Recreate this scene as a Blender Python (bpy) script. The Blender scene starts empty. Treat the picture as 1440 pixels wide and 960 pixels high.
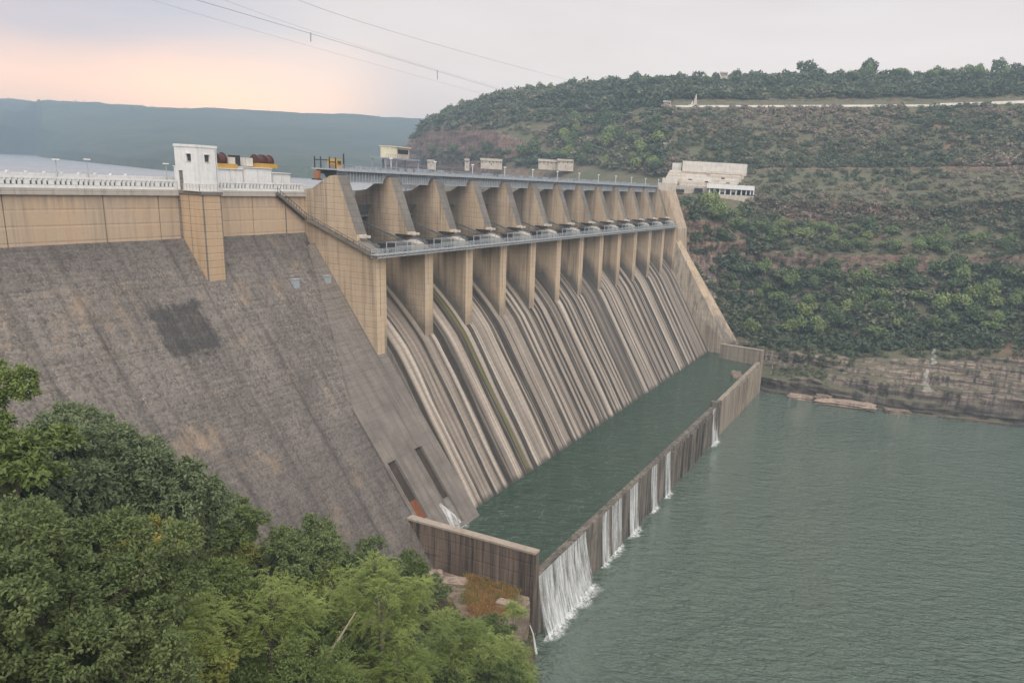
import bpy, math, random
import numpy as np
from mathutils import Matrix, Vector

sc = bpy.context.scene
COL = sc.collection
R = math.radians
rng = np.random.default_rng(11)
random.seed(5)

# ------------------------------------------------------------------ camera
CAM = np.array([148.8, -173.122, 106.19])
YAW, PITCH, ROLL, FPX, PPX, PPY = 0.362, -0.279, 0.058, 1149.295, 840.61, 585.385
_cy, _sy, _cp, _sp = math.cos(YAW), math.sin(YAW), math.cos(PITCH), math.sin(PITCH)
FW = np.array([-_sy * _cp, _cy * _cp, _sp]); RT = np.array([_cy, _sy, 0.0]); UP = np.cross(RT, FW)
_cr, _sr = math.cos(ROLL), math.sin(ROLL)
EX = _cr * RT + _sr * UP
EY = -_sr * RT + _cr * UP
cam_data = bpy.data.cameras.new("camera")
cam = bpy.data.objects.new("camera", cam_data); COL.objects.link(cam)
m = Matrix.Identity(4)
for i in range(3):
    m[i][0], m[i][1], m[i][2], m[i][3] = EX[i], EY[i], -FW[i], CAM[i]
cam.matrix_world = m
cam_data.sensor_fit = 'HORIZONTAL'; cam_data.sensor_width = 36
cam_data.lens = FPX / 1440 * 36
cam_data.shift_x = (720 - PPX) / 1440
cam_data.shift_y = (PPY - 480) / 1440
cam_data.clip_start = 0.5; cam_data.clip_end = 20000
sc.camera = cam


def ray(x, y):
    d = FW + EX * (x - PPX) / FPX - EY * (y - PPY) / FPX
    return d / np.linalg.norm(d)


def at(x, y, D=None, X=None, Y=None, Z=None):
    """a surveyed point: direction of sight plus a known distance or plane"""
    d = ray(x, y)
    if X is not None: t = (X - CAM[0]) / d[0]
    elif Y is not None: t = (Y - CAM[1]) / d[1]
    elif Z is not None: t = (Z - CAM[2]) / d[2]
    else: t = D / math.hypot(d[0], d[1])
    return CAM + t * d


# ------------------------------------------------------------------ render, exposure
sc.view_settings.view_transform = 'Standard'; sc.view_settings.look = 'None'
sc.view_settings.exposure = 1.2; sc.view_settings.gamma = 1.0
sc.render.engine = 'CYCLES'
cy = sc.cycles
cy.use_denoising = True
cy.max_bounces = 6; cy.diffuse_bounces = 3; cy.glossy_bounces = 2; cy.transmission_bounces = 2
cy.transparent_max_bounces = 12; cy.volume_bounces = 0

# ------------------------------------------------------------------ world and sun
SUN_EL, SUN_AZ = R(48), math.atan2(0.66, -0.75)        # azimuth as (x, y) = (sin, cos)
sun_dir = Vector((math.sin(SUN_AZ) * math.cos(SUN_EL), math.cos(SUN_AZ) * math.cos(SUN_EL), math.sin(SUN_EL)))
sl = bpy.data.lights.new("sun", 'SUN'); sl.energy = 1.5; sl.angle = R(60); sl.color = (1.0, 0.92, 0.80)
so = bpy.data.objects.new("sun", sl); COL.objects.link(so)
so.rotation_euler = sun_dir.to_track_quat('Z', 'Y').to_euler()
so.location = (0, 0, 400)

world = bpy.data.worlds.new("World"); sc.world = world; world.use_nodes = True


class NT:
    """tiny node-tree writer"""
    def __init__(self, tree):
        self.t = tree; self.n = tree.nodes; self.l = tree.links

    def node(self, typ, **kw):
        nd = self.n.new(typ)
        for k, v in kw.items(): setattr(nd, k, v)
        return nd

    def put(self, sock, v):
        if v is None: return
        if hasattr(v, 'is_output'): self.l.new(v, sock)
        else:
            if isinstance(v, (tuple, list)) and len(v) == 3 and sock.type == 'RGBA': v = (*v, 1)
            sock.default_value = v

    def m(self, op, a, b=None, c=None, clamp=False):
        nd = self.node('ShaderNodeMath', operation=op, use_clamp=clamp)
        self.put(nd.inputs[0], a); self.put(nd.inputs[1], b); self.put(nd.inputs[2], c)
        return nd.outputs[0]

    def vm(self, op, a, b=None):
        nd = self.node('ShaderNodeVectorMath', operation=op)
        self.put(nd.inputs[0], a); self.put(nd.inputs[1], b)
        return nd.outputs['Value'] if op in ('DOT_PRODUCT', 'LENGTH') else nd.outputs[0]

    def mix(self, f, a, b, mode='MIX'):
        nd = self.node('ShaderNodeMix', data_type='RGBA', blend_type=mode)
        self.put(nd.inputs[0], f); self.put(nd.inputs[6], a); self.put(nd.inputs[7], b)
        return nd.outputs[2]

    def ramp(self, f, *pts):
        nd = self.node('ShaderNodeValToRGB')
        e = nd.color_ramp.elements
        while len(e) < len(pts): e.new(0.5)
        for el, (p, c) in zip(e, pts):
            el.position = p
            el.color = (*c, 1) if isinstance(c, (tuple, list)) else (c, c, c, 1)
        self.put(nd.inputs[0], f)
        return nd.outputs[0]

    def mr(self, v, a, b, c=0.0, d=1.0):
        nd = self.node('ShaderNodeMapRange'); nd.clamp = True
        for i, q in enumerate((v, a, b, c, d)): self.put(nd.inputs[i], q)
        return nd.outputs[0]

    def pos(self):
        return self.node('ShaderNodeNewGeometry').outputs['Position']

    def xyz(self, v=None):
        s = self.node('ShaderNodeSeparateXYZ'); self.put(s.inputs[0], v if v is not None else self.pos())
        return s.outputs[0], s.outputs[1], s.outputs[2]

    def vec(self, x, y, z):
        c = self.node('ShaderNodeCombineXYZ')
        for i, q in enumerate((x, y, z)): self.put(c.inputs[i], q)
        return c.outputs[0]

    def scale(self, v, s):
        return self.vm('MULTIPLY', v, s)

    def noise(self, v, scale, detail=4, rough=0.55, dist=0.0):
        nd = self.node('ShaderNodeTexNoise')
        self.put(nd.inputs['Vector'], v); nd.inputs['Scale'].default_value = scale
        nd.inputs['Detail'].default_value = detail; nd.inputs['Roughness'].default_value = rough
        nd.inputs['Distortion'].default_value = dist
        return nd.outputs[0]

    def voronoi(self, v, scale, feature='F1'):
        nd = self.node('ShaderNodeTexVoronoi', feature=feature)
        self.put(nd.inputs['Vector'], v); nd.inputs['Scale'].default_value = scale
        return nd

    def bump(self, h, strength, dist):
        nd = self.node('ShaderNodeBump'); nd.inputs['Strength'].default_value = strength
        nd.inputs['Distance'].default_value = dist; self.put(nd.inputs['Height'], h)
        return nd.outputs[0]


w = NT(world.node_tree)
for n_ in list(w.n): w.n.remove(n_)
wo = w.node('ShaderNodeOutputWorld'); bg = w.node('ShaderNodeBackground')
w.l.new(bg.outputs[0], wo.inputs[0]); bg.inputs[1].default_value = 0.1
sky = w.node('ShaderNodeTexSky', sky_type='NISHITA'); sky.sun_disc = False
sky.sun_elevation = SUN_EL; sky.sun_rotation = SUN_AZ; sky.altitude = 300; sky.dust_density = 3
dirv = w.node('ShaderNodeTexCoord').outputs['Generated']
dx_, dy_, dz_ = w.xyz(dirv)
# a high grey overcast, pinkish towards the horizon, in front of the blue sky
cloudv = w.vec(dx_, dy_, w.m('MULTIPLY', dz_, 5.0))
cn = w.noise(cloudv, 2.2, 5, 0.55, 0.4)
el = w.m('ADD', dz_, w.m('MULTIPLY', w.m('SUBTRACT', cn, 0.5), 0.10))
over = w.ramp(w.mr(el, -0.02, 0.5), (0.0, (5.6, 4.2, 3.5)), (0.14, (4.7, 3.75, 3.35)), (0.30, (4.3, 3.7, 3.4)), (0.5, (3.5, 3.25, 3.25)), (1.0, (3.5, 3.4, 3.5)))
over = w.mix(w.mr(cn, 0.40, 0.72, 0.0, 0.45), over, (5.3, 4.8, 4.45))
g = ray(-40, 150); g = g / np.linalg.norm(g)
gd = w.vm('DOT_PRODUCT', dirv, tuple(float(q) for q in g))
glow = w.m('POWER', w.mr(gd, math.cos(R(24)), 1.0), 1.6)
glow = w.m('MULTIPLY', glow, w.mr(el, 0.135, 0.055))
over = w.mix(glow, over, (21.5, 10.6, 3.7))
# darker lavender cloud bank above the glow
bk = ray(-20, -60)
bd = w.vm('DOT_PRODUCT', dirv, tuple(float(q) for q in bk))
over = w.mix(w.m('MULTIPLY', w.m('POWER', w.mr(bd, math.cos(R(18)), 1.0), 1.3), 0.8), over, (2.3, 2.35, 2.9))
skycol = w.mix(0.92, sky.outputs[0], over)
w.l.new(skycol, bg.inputs[0])

# ------------------------------------------------------------------ helpers
WORLD_LOC = {}


def setp(o, label=None, cat=None, group=None, kind=None):
    if label: o['label'] = label
    if cat: o['category'] = cat
    if group: o['group'] = group
    if kind: o['kind'] = kind
    return o


def thing(name, label, cat, loc=(0, 0, 0), group=None):
    o = bpy.data.objects.new(name, None); COL.objects.link(o)
    o.location = [float(q) for q in loc]; o.empty_display_size = 1
    WORLD_LOC[o.name] = Vector(o.location)
    return setp(o, label, cat, group)


def link(name, me, mat=None, parent=None, world=True):
    o = bpy.data.objects.new(name, me); COL.objects.link(o)
    if mat is not None and not me.materials: me.materials.append(mat)
    if parent is not None:
        o.parent = parent
        if world:
            o.location = -WORLD_LOC.get(parent.name, Vector())
        WORLD_LOC[o.name] = Vector() if world else WORLD_LOC.get(parent.name, Vector())
    return o


class MB:
    def __init__(self): self.v = []; self.f = []

    def add(self, vs, fs):
        b = len(self.v); self.v += [tuple(map(float, q)) for q in vs]
        self.f += [tuple(b + i for i in f) for f in fs]; return self

    def box(self, x0, y0, z0, x1, y1, z1):
        return self.add([(x0, y0, z0), (x1, y0, z0), (x1, y1, z0), (x0, y1, z0), (x0, y0, z1), (x1, y0, z1), (x1, y1, z1), (x0, y1, z1)],
                        [(3, 2, 1, 0), (4, 5, 6, 7), (0, 1, 5, 4), (1, 2, 6, 5), (2, 3, 7, 6), (3, 0, 4, 7)])

    def bar(self, a, b, t=0.1, t2=None):
        """square bar between two points"""
        a = np.array(a, float); b = np.array(b, float); d = b - a; d /= np.linalg.norm(d)
        u = np.cross(d, (0, 0, 1) if abs(d[2]) < 0.9 else (1, 0, 0)); u /= np.linalg.norm(u); v = np.cross(d, u)
        t2 = t2 or t; vs = []
        for p in (a, b):
            for s, q in ((-1, -1), (1, -1), (1, 1), (-1, 1)): vs.append(p + u * s * t / 2 + v * q * t2 / 2)
        return self.add(vs, [(3, 2, 1, 0), (4, 5, 6, 7), (0, 1, 5, 4), (1, 2, 6, 5), (2, 3, 7, 6), (3, 0, 4, 7)])

    def prism(self, pts, y0, y1):
        """polygon given in (x, z), extruded along y"""
        n = len(pts)
        vs = [(x, y0, z) for x, z in pts] + [(x, y1, z) for x, z in pts]
        fs = [tuple(range(n)), tuple(range(2 * n - 1, n - 1, -1))]
        fs += [(i, i + n, (i + 1) % n + n, (i + 1) % n) for i in range(n)]
        return self.add(vs, fs)

    def slab(self, poly, z0, z1):
        """polygon in (x, y), extruded along z"""
        n = len(poly)
        vs = [(x, y, z0) for x, y in poly] + [(x, y, z1) for x, y in poly]
        fs = [tuple(range(n - 1, -1, -1)), tuple(range(n, 2 * n))]
        fs += [(i, (i + 1) % n, (i + 1) % n + n, i + n) for i in range(n)]
        return self.add(vs, fs)

    def tube(self, pts, radii, seg=7, cap=True):
        pts = [np.array(p, float) for p in pts]; n = len(pts); vs = []; fs = []
        for i, p in enumerate(pts):
            d = pts[min(i + 1, n - 1)] - pts[max(i - 1, 0)]; d /= np.linalg.norm(d) + 1e-9
            u = np.cross(d, (0, 0, 1) if abs(d[2]) < 0.9 else (1, 0, 0)); u /= np.linalg.norm(u); v = np.cross(d, u)
            r = radii[i] if hasattr(radii, '__len__') else radii
            for k in range(seg):
                a = 2 * math.pi * k / seg
                vs.append(p + r * (math.cos(a) * u + math.sin(a) * v))
        for i in range(n - 1):
            for k in range(seg):
                a, b = i * seg + k, i * seg + (k + 1) % seg
                fs.append((a, b, b + seg, a + seg))
        if cap: fs += [tuple(range(seg - 1, -1, -1)), tuple(range((n - 1) * seg, n * seg))]
        return self.add(vs, fs)

    def mesh(self, name, smooth=False):
        me = bpy.data.meshes.new(name); me.from_pydata(self.v, [], self.f); me.validate(); me.update()
        bm_fix(me)
        if smooth: me.shade_smooth()
        return me

    def build(self, name, mat, parent=None, smooth=False):
        return link(name, self.mesh(name, smooth), mat, parent)


import bmesh


def bm_fix(me):
    b = bmesh.new(); b.from_mesh(me); bmesh.ops.recalc_face_normals(b, faces=b.faces[:]); b.to_mesh(me); b.free()


def grid_mesh(name, P, smooth=True, flip=False, tint=None):
    """P: (nu, nv, 3) array of points"""
    nu, nv, _ = P.shape
    me = bpy.data.meshes.new(name)
    me.vertices.add(nu * nv); me.vertices.foreach_set('co', P.reshape(-1).astype(np.float32))
    i, j = np.meshgrid(np.arange(nu - 1), np.arange(nv - 1), indexing='ij')
    a = (i * nv + j).ravel(); b = a + nv
    q = np.stack([a, b, b + 1, a + 1] if not flip else [a, a + 1, b + 1, b], 1)
    set_quads(me, q, smooth)
    return me


def set_quads(me, q, smooth=False):
    n = len(q)
    me.loops.add(n * 4); me.loops.foreach_set('vertex_index', q.ravel().astype(np.int32))
    me.polygons.add(n); me.polygons.foreach_set('loop_start', np.arange(n, dtype=np.int32) * 4)
    me.polygons.foreach_set('loop_total', np.full(n, 4, np.int32))
    if smooth: me.polygons.foreach_set('use_smooth', np.ones(n, bool))
    me.update(calc_edges=True); me.validate()


def quads_mesh(name, V, tint=None):
    """V: (n, 4, 3) loose quads; tint: (n,) value kept on the points"""
    n = len(V)
    me = bpy.data.meshes.new(name)
    me.vertices.add(n * 4); me.vertices.foreach_set('co', V.reshape(-1).astype(np.float32))
    if tint is not None:
        at_ = me.attributes.new('tint', 'FLOAT', 'POINT'); at_.data.foreach_set('value', np.repeat(tint, 4).astype(np.float32))
    set_quads(me, np.arange(n * 4).reshape(n, 4), False)
    return me


def vnoise(p, seed=0):
    """value noise on (n,3) points, about -1..1"""
    p = np.asarray(p, float); i = np.floor(p).astype(np.int64); f = p - i; f = f * f * (3 - 2 * f)
    out = 0
    for c in range(8):
        o = np.array([(c >> k) & 1 for k in range(3)]); q = i + o
        h = (q[:, 0] * 374761393 + q[:, 1] * 668265263 + q[:, 2] * 2147483647 + seed * 974711) & 0x7fffffff
        h = ((h ^ (h >> 13)) * 1274126177) & 0x7fffffff; h = h ^ (h >> 16)
        wgt = np.prod(np.where(o, f, 1 - f), 1)
        out = out + wgt * ((h % 10007) / 5003.5 - 1)
    return out


def fbm(p, oct=4, seed=0):
    p = np.asarray(p, float); s = 0; a = 0.55
    for k in range(oct):
        s = s + a * vnoise(p * 2 ** k, seed + k); a *= 0.5
    return s


# ------------------------------------------------------------------ materials
def newmat(name):
    mt = bpy.data.materials.new(name); mt.use_nodes = True
    t = NT(mt.node_tree)
    p = t.n['Principled BSDF']; p.inputs['Roughness'].default_value = 0.85
    p.inputs['Specular IOR Level'].default_value = 0.25
    return mt, t, p


def simple(name, col, rough=0.7, metal=0.0, dirt=0.25, scale=0.8):
    mt, t, p = newmat(name)
    n = t.noise(t.pos(), scale, 5, 0.6)
    dark = tuple(c * 0.55 for c in col)
    x, y, z = t.xyz()
    st = t.noise(t.vec(t.m('MULTIPLY', x, 2.0), t.m('MULTIPLY', y, 2.0), t.m('MULTIPLY', z, 0.15)), 0.9, 4, 0.6)
    f = t.m('MULTIPLY', t.mr(t.m('ADD', n, st), 0.85, 1.35), dirt * 2, clamp=True)
    t.put(p.inputs['Base Color'], t.mix(f, col, dark))
    p.inputs['Roughness'].default_value = rough; p.inputs['Metallic'].default_value = metal
    return mt


def concrete(name, base, light, dark, lifts=1.52, streak=0.55, liftdark=0.16, damp=0.0, grey_back=0.0, s_lo=0.50):
    """board-formed concrete: horizontal lift joints, weather streaks running down"""
    mt, t, p = newmat(name)
    x, y, z = t.xyz()
    big = t.noise(t.pos(), 0.09, 4, 0.6)
    fine = t.noise(t.pos(), 1.7, 5, 0.65)
    col = t.mix(t.mr(big, 0.35, 0.68), base, light)
    # every lift was cast from a slightly different batch
    lid = t.m('FLOOR', t.m('DIVIDE', z, lifts))
    wn = t.node('ShaderNodeTexWhiteNoise', noise_dimensions='2D')
    t.put(wn.inputs['Vector'], t.vec(lid, t.m('FLOOR', t.m('MULTIPLY', t.m('ADD', y, x), 0.09)), 0))
    col = t.mix(t.mr(wn.outputs[0], 0.0, 1.0, 0.0, 0.16), col, tuple(c * 0.72 for c in base))
    s1 = t.noise(t.vec(t.m('MULTIPLY', x, 1.3), t.m('MULTIPLY', y, 1.3), t.m('MULTIPLY', z, 0.05)), 0.55, 5, 0.65)
    s2 = t.noise(t.vec(t.m('MULTIPLY', x, 3.2), t.m('MULTIPLY', y, 3.2), t.m('MULTIPLY', z, 0.09)), 0.8, 4, 0.7)
    st = t.m('ADD', t.m('MULTIPLY', t.mr(s1, s_lo, s_lo + 0.20), 0.75), t.m('MULTIPLY', t.mr(s2, s_lo + 0.04, s_lo + 0.25), 0.5))
    col = t.mix(t.m('MULTIPLY', st, streak, clamp=True), col, dark)
    fr = t.m('FRACT', t.m('DIVIDE', z, lifts))
    ln = t.m('MULTIPLY', t.mr(t.m('ABSOLUTE', t.m('SUBTRACT', fr, 0.5)), 0.40, 0.5), t.mr(t.noise(t.pos(), 0.35, 3), 0.3, 0.6, 0.35, 1.0))
    col = t.mix(t.m('MULTIPLY', ln, liftdark), col, dark)
    col = t.mix(t.mr(fine, 0.45, 0.8, 0.0, 0.35), col, tuple(c * 0.7 for c in base))
    if damp:
        # old seepage stains on the lower part of the faces
        dn = t.noise(t.vec(x, y, t.m('MULTIPLY', z, 0.35)), 0.16, 4, 0.6)
        above = t.m('SUBTRACT', t.m('ADD', z, t.m('MULTIPLY', x, 1.05)), 84.0)      # height over the glacis
        above = t.m('ADD', above, t.m('MULTIPLY', t.m('SUBTRACT', dn, 0.5), 16))
        dm = t.m('MULTIPLY', t.mr(above, 8.5, 2.5), t.mr(z, 82, 74))
        dm = t.m('MULTIPLY', dm, t.m('GREATER_THAN', y, 3.0))
        col = t.mix(t.m('MULTIPLY', dm, damp), col, (0.105, 0.10, 0.095))
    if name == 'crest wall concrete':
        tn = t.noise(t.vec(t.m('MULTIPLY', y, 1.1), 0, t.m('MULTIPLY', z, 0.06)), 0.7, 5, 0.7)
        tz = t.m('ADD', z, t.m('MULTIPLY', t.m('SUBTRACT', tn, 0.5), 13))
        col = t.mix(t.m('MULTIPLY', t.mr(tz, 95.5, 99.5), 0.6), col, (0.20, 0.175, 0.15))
    if grey_back:
        # grey mildew on the upstream part of the pier sides
        gn = t.noise(t.vec(x, y, t.m('MULTIPLY', z, 0.25)), 0.35, 4, 0.6)
        gx_ = t.m('ADD', x, t.m('MULTIPLY', t.m('SUBTRACT', gn, 0.5), 9))
        col = t.mix(t.m('MULTIPLY', t.m('MULTIPLY', t.mr(gx_, 11.0, 5.0), t.m('GREATER_THAN', y, 3.0)), grey_back), col, (0.125, 0.115, 0.105))
    t.put(p.inputs['Base Color'], col)
    h = t.m('SUBTRACT', t.m('MULTIPLY', fine, 0.4), ln)
    t.put(p.inputs['Normal'], t.bump(h, 0.5, 0.12))
    return mt


M = {}
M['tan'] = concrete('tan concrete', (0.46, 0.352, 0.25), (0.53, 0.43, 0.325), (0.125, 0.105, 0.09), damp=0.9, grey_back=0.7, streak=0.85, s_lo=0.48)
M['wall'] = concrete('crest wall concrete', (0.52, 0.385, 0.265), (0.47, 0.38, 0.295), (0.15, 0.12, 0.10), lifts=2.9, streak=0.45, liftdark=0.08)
M['pillar'] = concrete('pillar concrete', (0.50, 0.36, 0.235), (0.53, 0.39, 0.265), (0.15, 0.115, 0.09), streak=0.4)
M['lit_endface'] = concrete('lit pier nose concrete', (0.58, 0.44, 0.30), (0.62, 0.49, 0.36), (0.15, 0.12, 0.10), streak=0.5, damp=0.5)
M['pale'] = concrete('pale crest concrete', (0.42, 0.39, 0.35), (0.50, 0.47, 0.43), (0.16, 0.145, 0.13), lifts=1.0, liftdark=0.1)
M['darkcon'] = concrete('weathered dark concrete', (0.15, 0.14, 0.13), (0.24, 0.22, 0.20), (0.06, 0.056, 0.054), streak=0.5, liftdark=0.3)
M['basin'] = concrete('stained basin concrete', (0.17, 0.125, 0.10), (0.25, 0.19, 0.15), (0.030, 0.027, 0.026), lifts=3.0, streak=1.0, liftdark=0.1, s_lo=0.42)
M['basintop'] = concrete('basin wall coping', (0.36, 0.30, 0.25), (0.44, 0.38, 0.32), (0.13, 0.11, 0.095), lifts=50, streak=0.6)
M['weir'] = concrete('weir concrete', (0.17, 0.15, 0.125), (0.31, 0.27, 0.225), (0.04, 0.037, 0.034), lifts=4.0, streak=1.0, liftdark=0.1, s_lo=0.42)
M['pink'] = concrete('stained beige basin concrete', (0.33, 0.275, 0.22), (0.39, 0.335, 0.275), (0.075, 0.066, 0.058), lifts=3.0, streak=0.9, s_lo=0.45)
M['slot'] = concrete('wet slot lining', (0.045, 0.036, 0.030), (0.075, 0.058, 0.048), (0.02, 0.018, 0.017), streak=0.8)
M['white'] = simple('white paint', (0.74, 0.75, 0.76), 0.6, dirt=0.22)
M['offwhite'] = simple('faded whitewash', (0.60, 0.57, 0.53), 0.8, dirt=0.35, scale=0.3)
M['plaster'] = simple('stained pale plaster', (0.52, 0.46, 0.40), 0.85, dirt=0.45, scale=0.35)
M['cream'] = simple('cream plaster', (0.66, 0.62, 0.48), 0.8, dirt=0.2)
M['steel'] = simple('blue grey painted steel', (0.30, 0.335, 0.385), 0.5, 0.1, 0.3)
M['palesteel'] = simple('pale grey painted steel', (0.42, 0.45, 0.48), 0.5, 0.1, 0.3)
M['gate'] = simple('grey gate steel', (0.17, 0.18, 0.19), 0.55, 0.2, 0.4)
M['black'] = simple('dark machinery', (0.045, 0.043, 0.045), 0.5, 0.2, 0.2)
M['yellow'] = simple('faded yellow paint', (0.52, 0.31, 0.07), 0.55, 0, 0.3)
M['orange'] = simple('orange red paint', (0.36, 0.16, 0.08), 0.55, 0, 0.3)
M['maroon'] = simple('maroon drum steel', (0.10, 0.045, 0.04), 0.5, 0.1, 0.3)
M['hole'] = simple('unlit opening', (0.03, 0.03, 0.032), 0.9, 0, 0)
M['glass'] = simple('window glass', (0.05, 0.055, 0.06), 0.15, 0, 0)
M['wire'] = simple('weathered cable', (0.26, 0.26, 0.27), 0.6, 0.0, 0)
M['asphalt'] = simple('asphalt', (0.06, 0.06, 0.06), 0.9, 0, 0.2)
M['bluebox'] = simple('pale blue sheet metal', (0.40, 0.46, 0.52), 0.5, 0.2, 0.2)
M['lamp'] = simple('white lamp cover', (0.80, 0.80, 0.80), 0.4, 0, 0)
M['bark'] = simple('bark', (0.16, 0.13, 0.10), 0.9, 0, 0.4, 2.0)
M['palebark'] = simple('pale bark', (0.30, 0.26, 0.20), 0.9, 0, 0.3, 2.0)


def make_masonry():
    """rubble masonry of the non-overflow slope, weathered nearly black in places"""
    mt, t, p = newmat('weathered rubble masonry')
    x, y, z = t.xyz()
    v = t.vec(t.m('MULTIPLY', z, 1.2), y, 0)                  # face coordinates: along the slope, along the dam
    big = t.noise(v, 0.045, 4, 0.6, 0.4)
    mid = t.noise(t.vec(t.m('MULTIPLY', z, 0.45), y, 0), 0.22, 5, 0.68, 0.3)
    cell = t.voronoi(v, 1.7)
    cellr = t.node('ShaderNodeSeparateColor'); t.put(cellr.inputs[0], cell.outputs['Color'])
    fine = t.noise(v, 2.6, 4, 0.75)
    rows = t.noise(t.vec(t.m('MULTIPLY', z, 2.4), t.m('MULTIPLY', y, 0.14), 0), 0.8, 4, 0.72)
    cols = t.noise(t.vec(t.m('MULTIPLY', z, 0.045), y, 0), 0.55, 5, 0.72)
    grey = t.mix(t.mr(big, 0.34, 0.66), (0.150, 0.133, 0.122), (0.205, 0.183, 0.166))
    grey = t.mix(t.mr(mid, 0.50, 0.72, 0.0, 0.6), grey, (0.27, 0.238, 0.212))
    grey = t.mix(t.mr(cols, 0.50, 0.68, 0.0, 0.66), grey, (0.062, 0.055, 0.052))
    grey = t.mix(t.mr(cols, 0.44, 0.32, 0.0, 0.45), grey, (0.26, 0.23, 0.205))
    grey = t.mix(t.mr(rows, 0.50, 0.66, 0.0, 0.55), grey, (0.072, 0.064, 0.060))
    grey = t.mix(t.mr(rows, 0.45, 0.30, 0.0, 0.45), grey, (0.30, 0.265, 0.24))
    grey = t.mix(t.mr(cellr.outputs[0], 0.45, 1.0, 0.0, 0.55), grey, (0.055, 0.048, 0.046))
    spk = t.m('MULTIPLY', t.mr(fine, 0.54, 0.68), t.mr(mid, 0.36, 0.62, 0.35, 1.0))
    grey = t.mix(t.m('MULTIPLY', spk, 0.85), grey, (0.43, 0.385, 0.345))
    # ochre lime wash-out patches
    oc = t.m('MULTIPLY', t.mr(t.noise(v, 0.06, 5, 0.75, 0.2), 0.56, 0.66), t.mr(mid, 0.40, 0.6))
    grey = t.mix(t.m('MULTIPLY', oc, 0.75), grey, (0.36, 0.27, 0.19))
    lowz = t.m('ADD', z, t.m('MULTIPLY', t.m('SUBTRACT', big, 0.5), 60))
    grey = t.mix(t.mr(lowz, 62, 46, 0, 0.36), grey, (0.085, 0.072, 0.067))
    # broad band just under the crest wall, darker towards its top
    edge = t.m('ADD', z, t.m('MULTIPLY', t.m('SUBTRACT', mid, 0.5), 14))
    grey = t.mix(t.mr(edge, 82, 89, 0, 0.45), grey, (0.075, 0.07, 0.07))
    # old bitumen patch, in three courses
    wob = t.m('MULTIPLY', t.m('SUBTRACT', t.noise(v, 0.32, 6, 0.8), 0.5), 8.0)
    yy = t.m('ADD', y, wob); zz = t.m('ADD', z, wob)
    bx = t.m('MULTIPLY', t.mr(t.m('ABSOLUTE', t.m('ADD', yy, 50.8)), 6.6, 5.6), t.mr(t.m('ABSOLUTE', t.m('SUBTRACT', zz, 72.8)), 5.2, 4.3))
    course = t.mr(t.m('ABSOLUTE', t.m('SUBTRACT', t.m('FRACT', t.m('DIVIDE', zz, 3.1)), 0.5)), 0.42, 0.46, 1.0, 0.7)
    grey = t.mix(t.m('MULTIPLY', t.m('MULTIPLY', bx, course), t.m('MULTIPLY', t.mr(fine, 0.25, 0.6, 1.0, 0.78), t.mr(cols, 0.35, 0.55, 0.72, 1.0))), grey, (0.050, 0.050, 0.052))
    # contraction joints every ~12.5 m with dark seepage beside them
    jd = t.m('ABSOLUTE', t.m('SUBTRACT', t.m('FRACT', t.m('DIVIDE', t.m('ADD', t.m('ADD', y, 131.5), t.m('MULTIPLY', wob, 0.2)), 12.5)), 0.5))
    jm = t.m('MULTIPLY', t.mr(jd, 0.38, 0.5), t.mr(cols, 0.3, 0.6, 0.1, 0.9))
    grey = t.mix(t.m('MULTIPLY', jm, 0.55), grey, (0.06, 0.055, 0.055))
    t.put(p.inputs['Base Color'], grey)
    h = t.m('ADD', t.m('MULTIPLY', cell.outputs['Distance'], -0.8), fine)
    t.put(p.inputs['Normal'], t.bump(h, 0.7, 0.25))
    return mt


M['masonry'] = make_masonry()


def make_apron():
    mt, t, p = newmat('grey apron concrete')
    x, y, z = t.xyz()
    v = t.vec(t.m('MULTIPLY', z, 1.2), y, 0)
    st = t.noise(t.vec(t.m('MULTIPLY', z, 0.04), y, 0), 0.6, 5, 0.7)
    gr = t.noise(v, 0.16, 5, 0.65); fine = t.noise(v, 2.4, 4, 0.7)
    rows = t.noise(t.vec(t.m('MULTIPLY', z, 1.6), t.m('MULTIPLY', y, 0.05), 0), 0.7, 3, 0.7)
    col = t.mix(t.mr(gr, 0.35, 0.65), (0.145, 0.128, 0.116), (0.225, 0.20, 0.178))
    col = t.mix(t.mr(st, 0.48, 0.66, 0, 0.65), col, (0.085, 0.075, 0.07))
    col = t.mix(t.mr(fine, 0.55, 0.8, 0, 0.4), col, (0.34, 0.30, 0.265))
    col = t.mix(t.mr(rows, 0.55, 0.72, 0, 0.4), col, (0.10, 0.09, 0.085))
    # rows of form boards down the apron
    fr = t.m('ABSOLUTE', t.m('SUBTRACT', t.m('FRACT', t.m('DIVIDE', z, 2.4)), 0.5))
    col = t.mix(t.mr(fr, 0.46, 0.5, 0, 0.35), col, (0.09, 0.08, 0.075))
    up = t.m('ADD', z, t.m('MULTIPLY', t.m('SUBTRACT', gr, 0.5), 30))
    upf = t.mr(up, 46, 66)
    r2 = t.noise(t.vec(t.m('MULTIPLY', z, 2.4), t.m('MULTIPLY', y, 0.14), 0), 0.8, 4, 0.72)
    rub = t.mix(t.mr(r2, 0.45, 0.66, 0, 0.8), (0.20, 0.178, 0.16), (0.08, 0.072, 0.068))
    rub = t.mix(t.mr(st, 0.46, 0.66, 0, 0.6), rub, (0.07, 0.062, 0.06))
    rub = t.mix(t.mr(fine, 0.54, 0.7, 0, 0.7), rub, (0.40, 0.355, 0.32))
    col = t.mix(upf, col, rub)
    t.put(p.inputs['Base Color'], col)
    t.put(p.inputs['Normal'], t.bump(fine, 0.4, 0.1))
    return mt


M['apron'] = make_apron()


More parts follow.
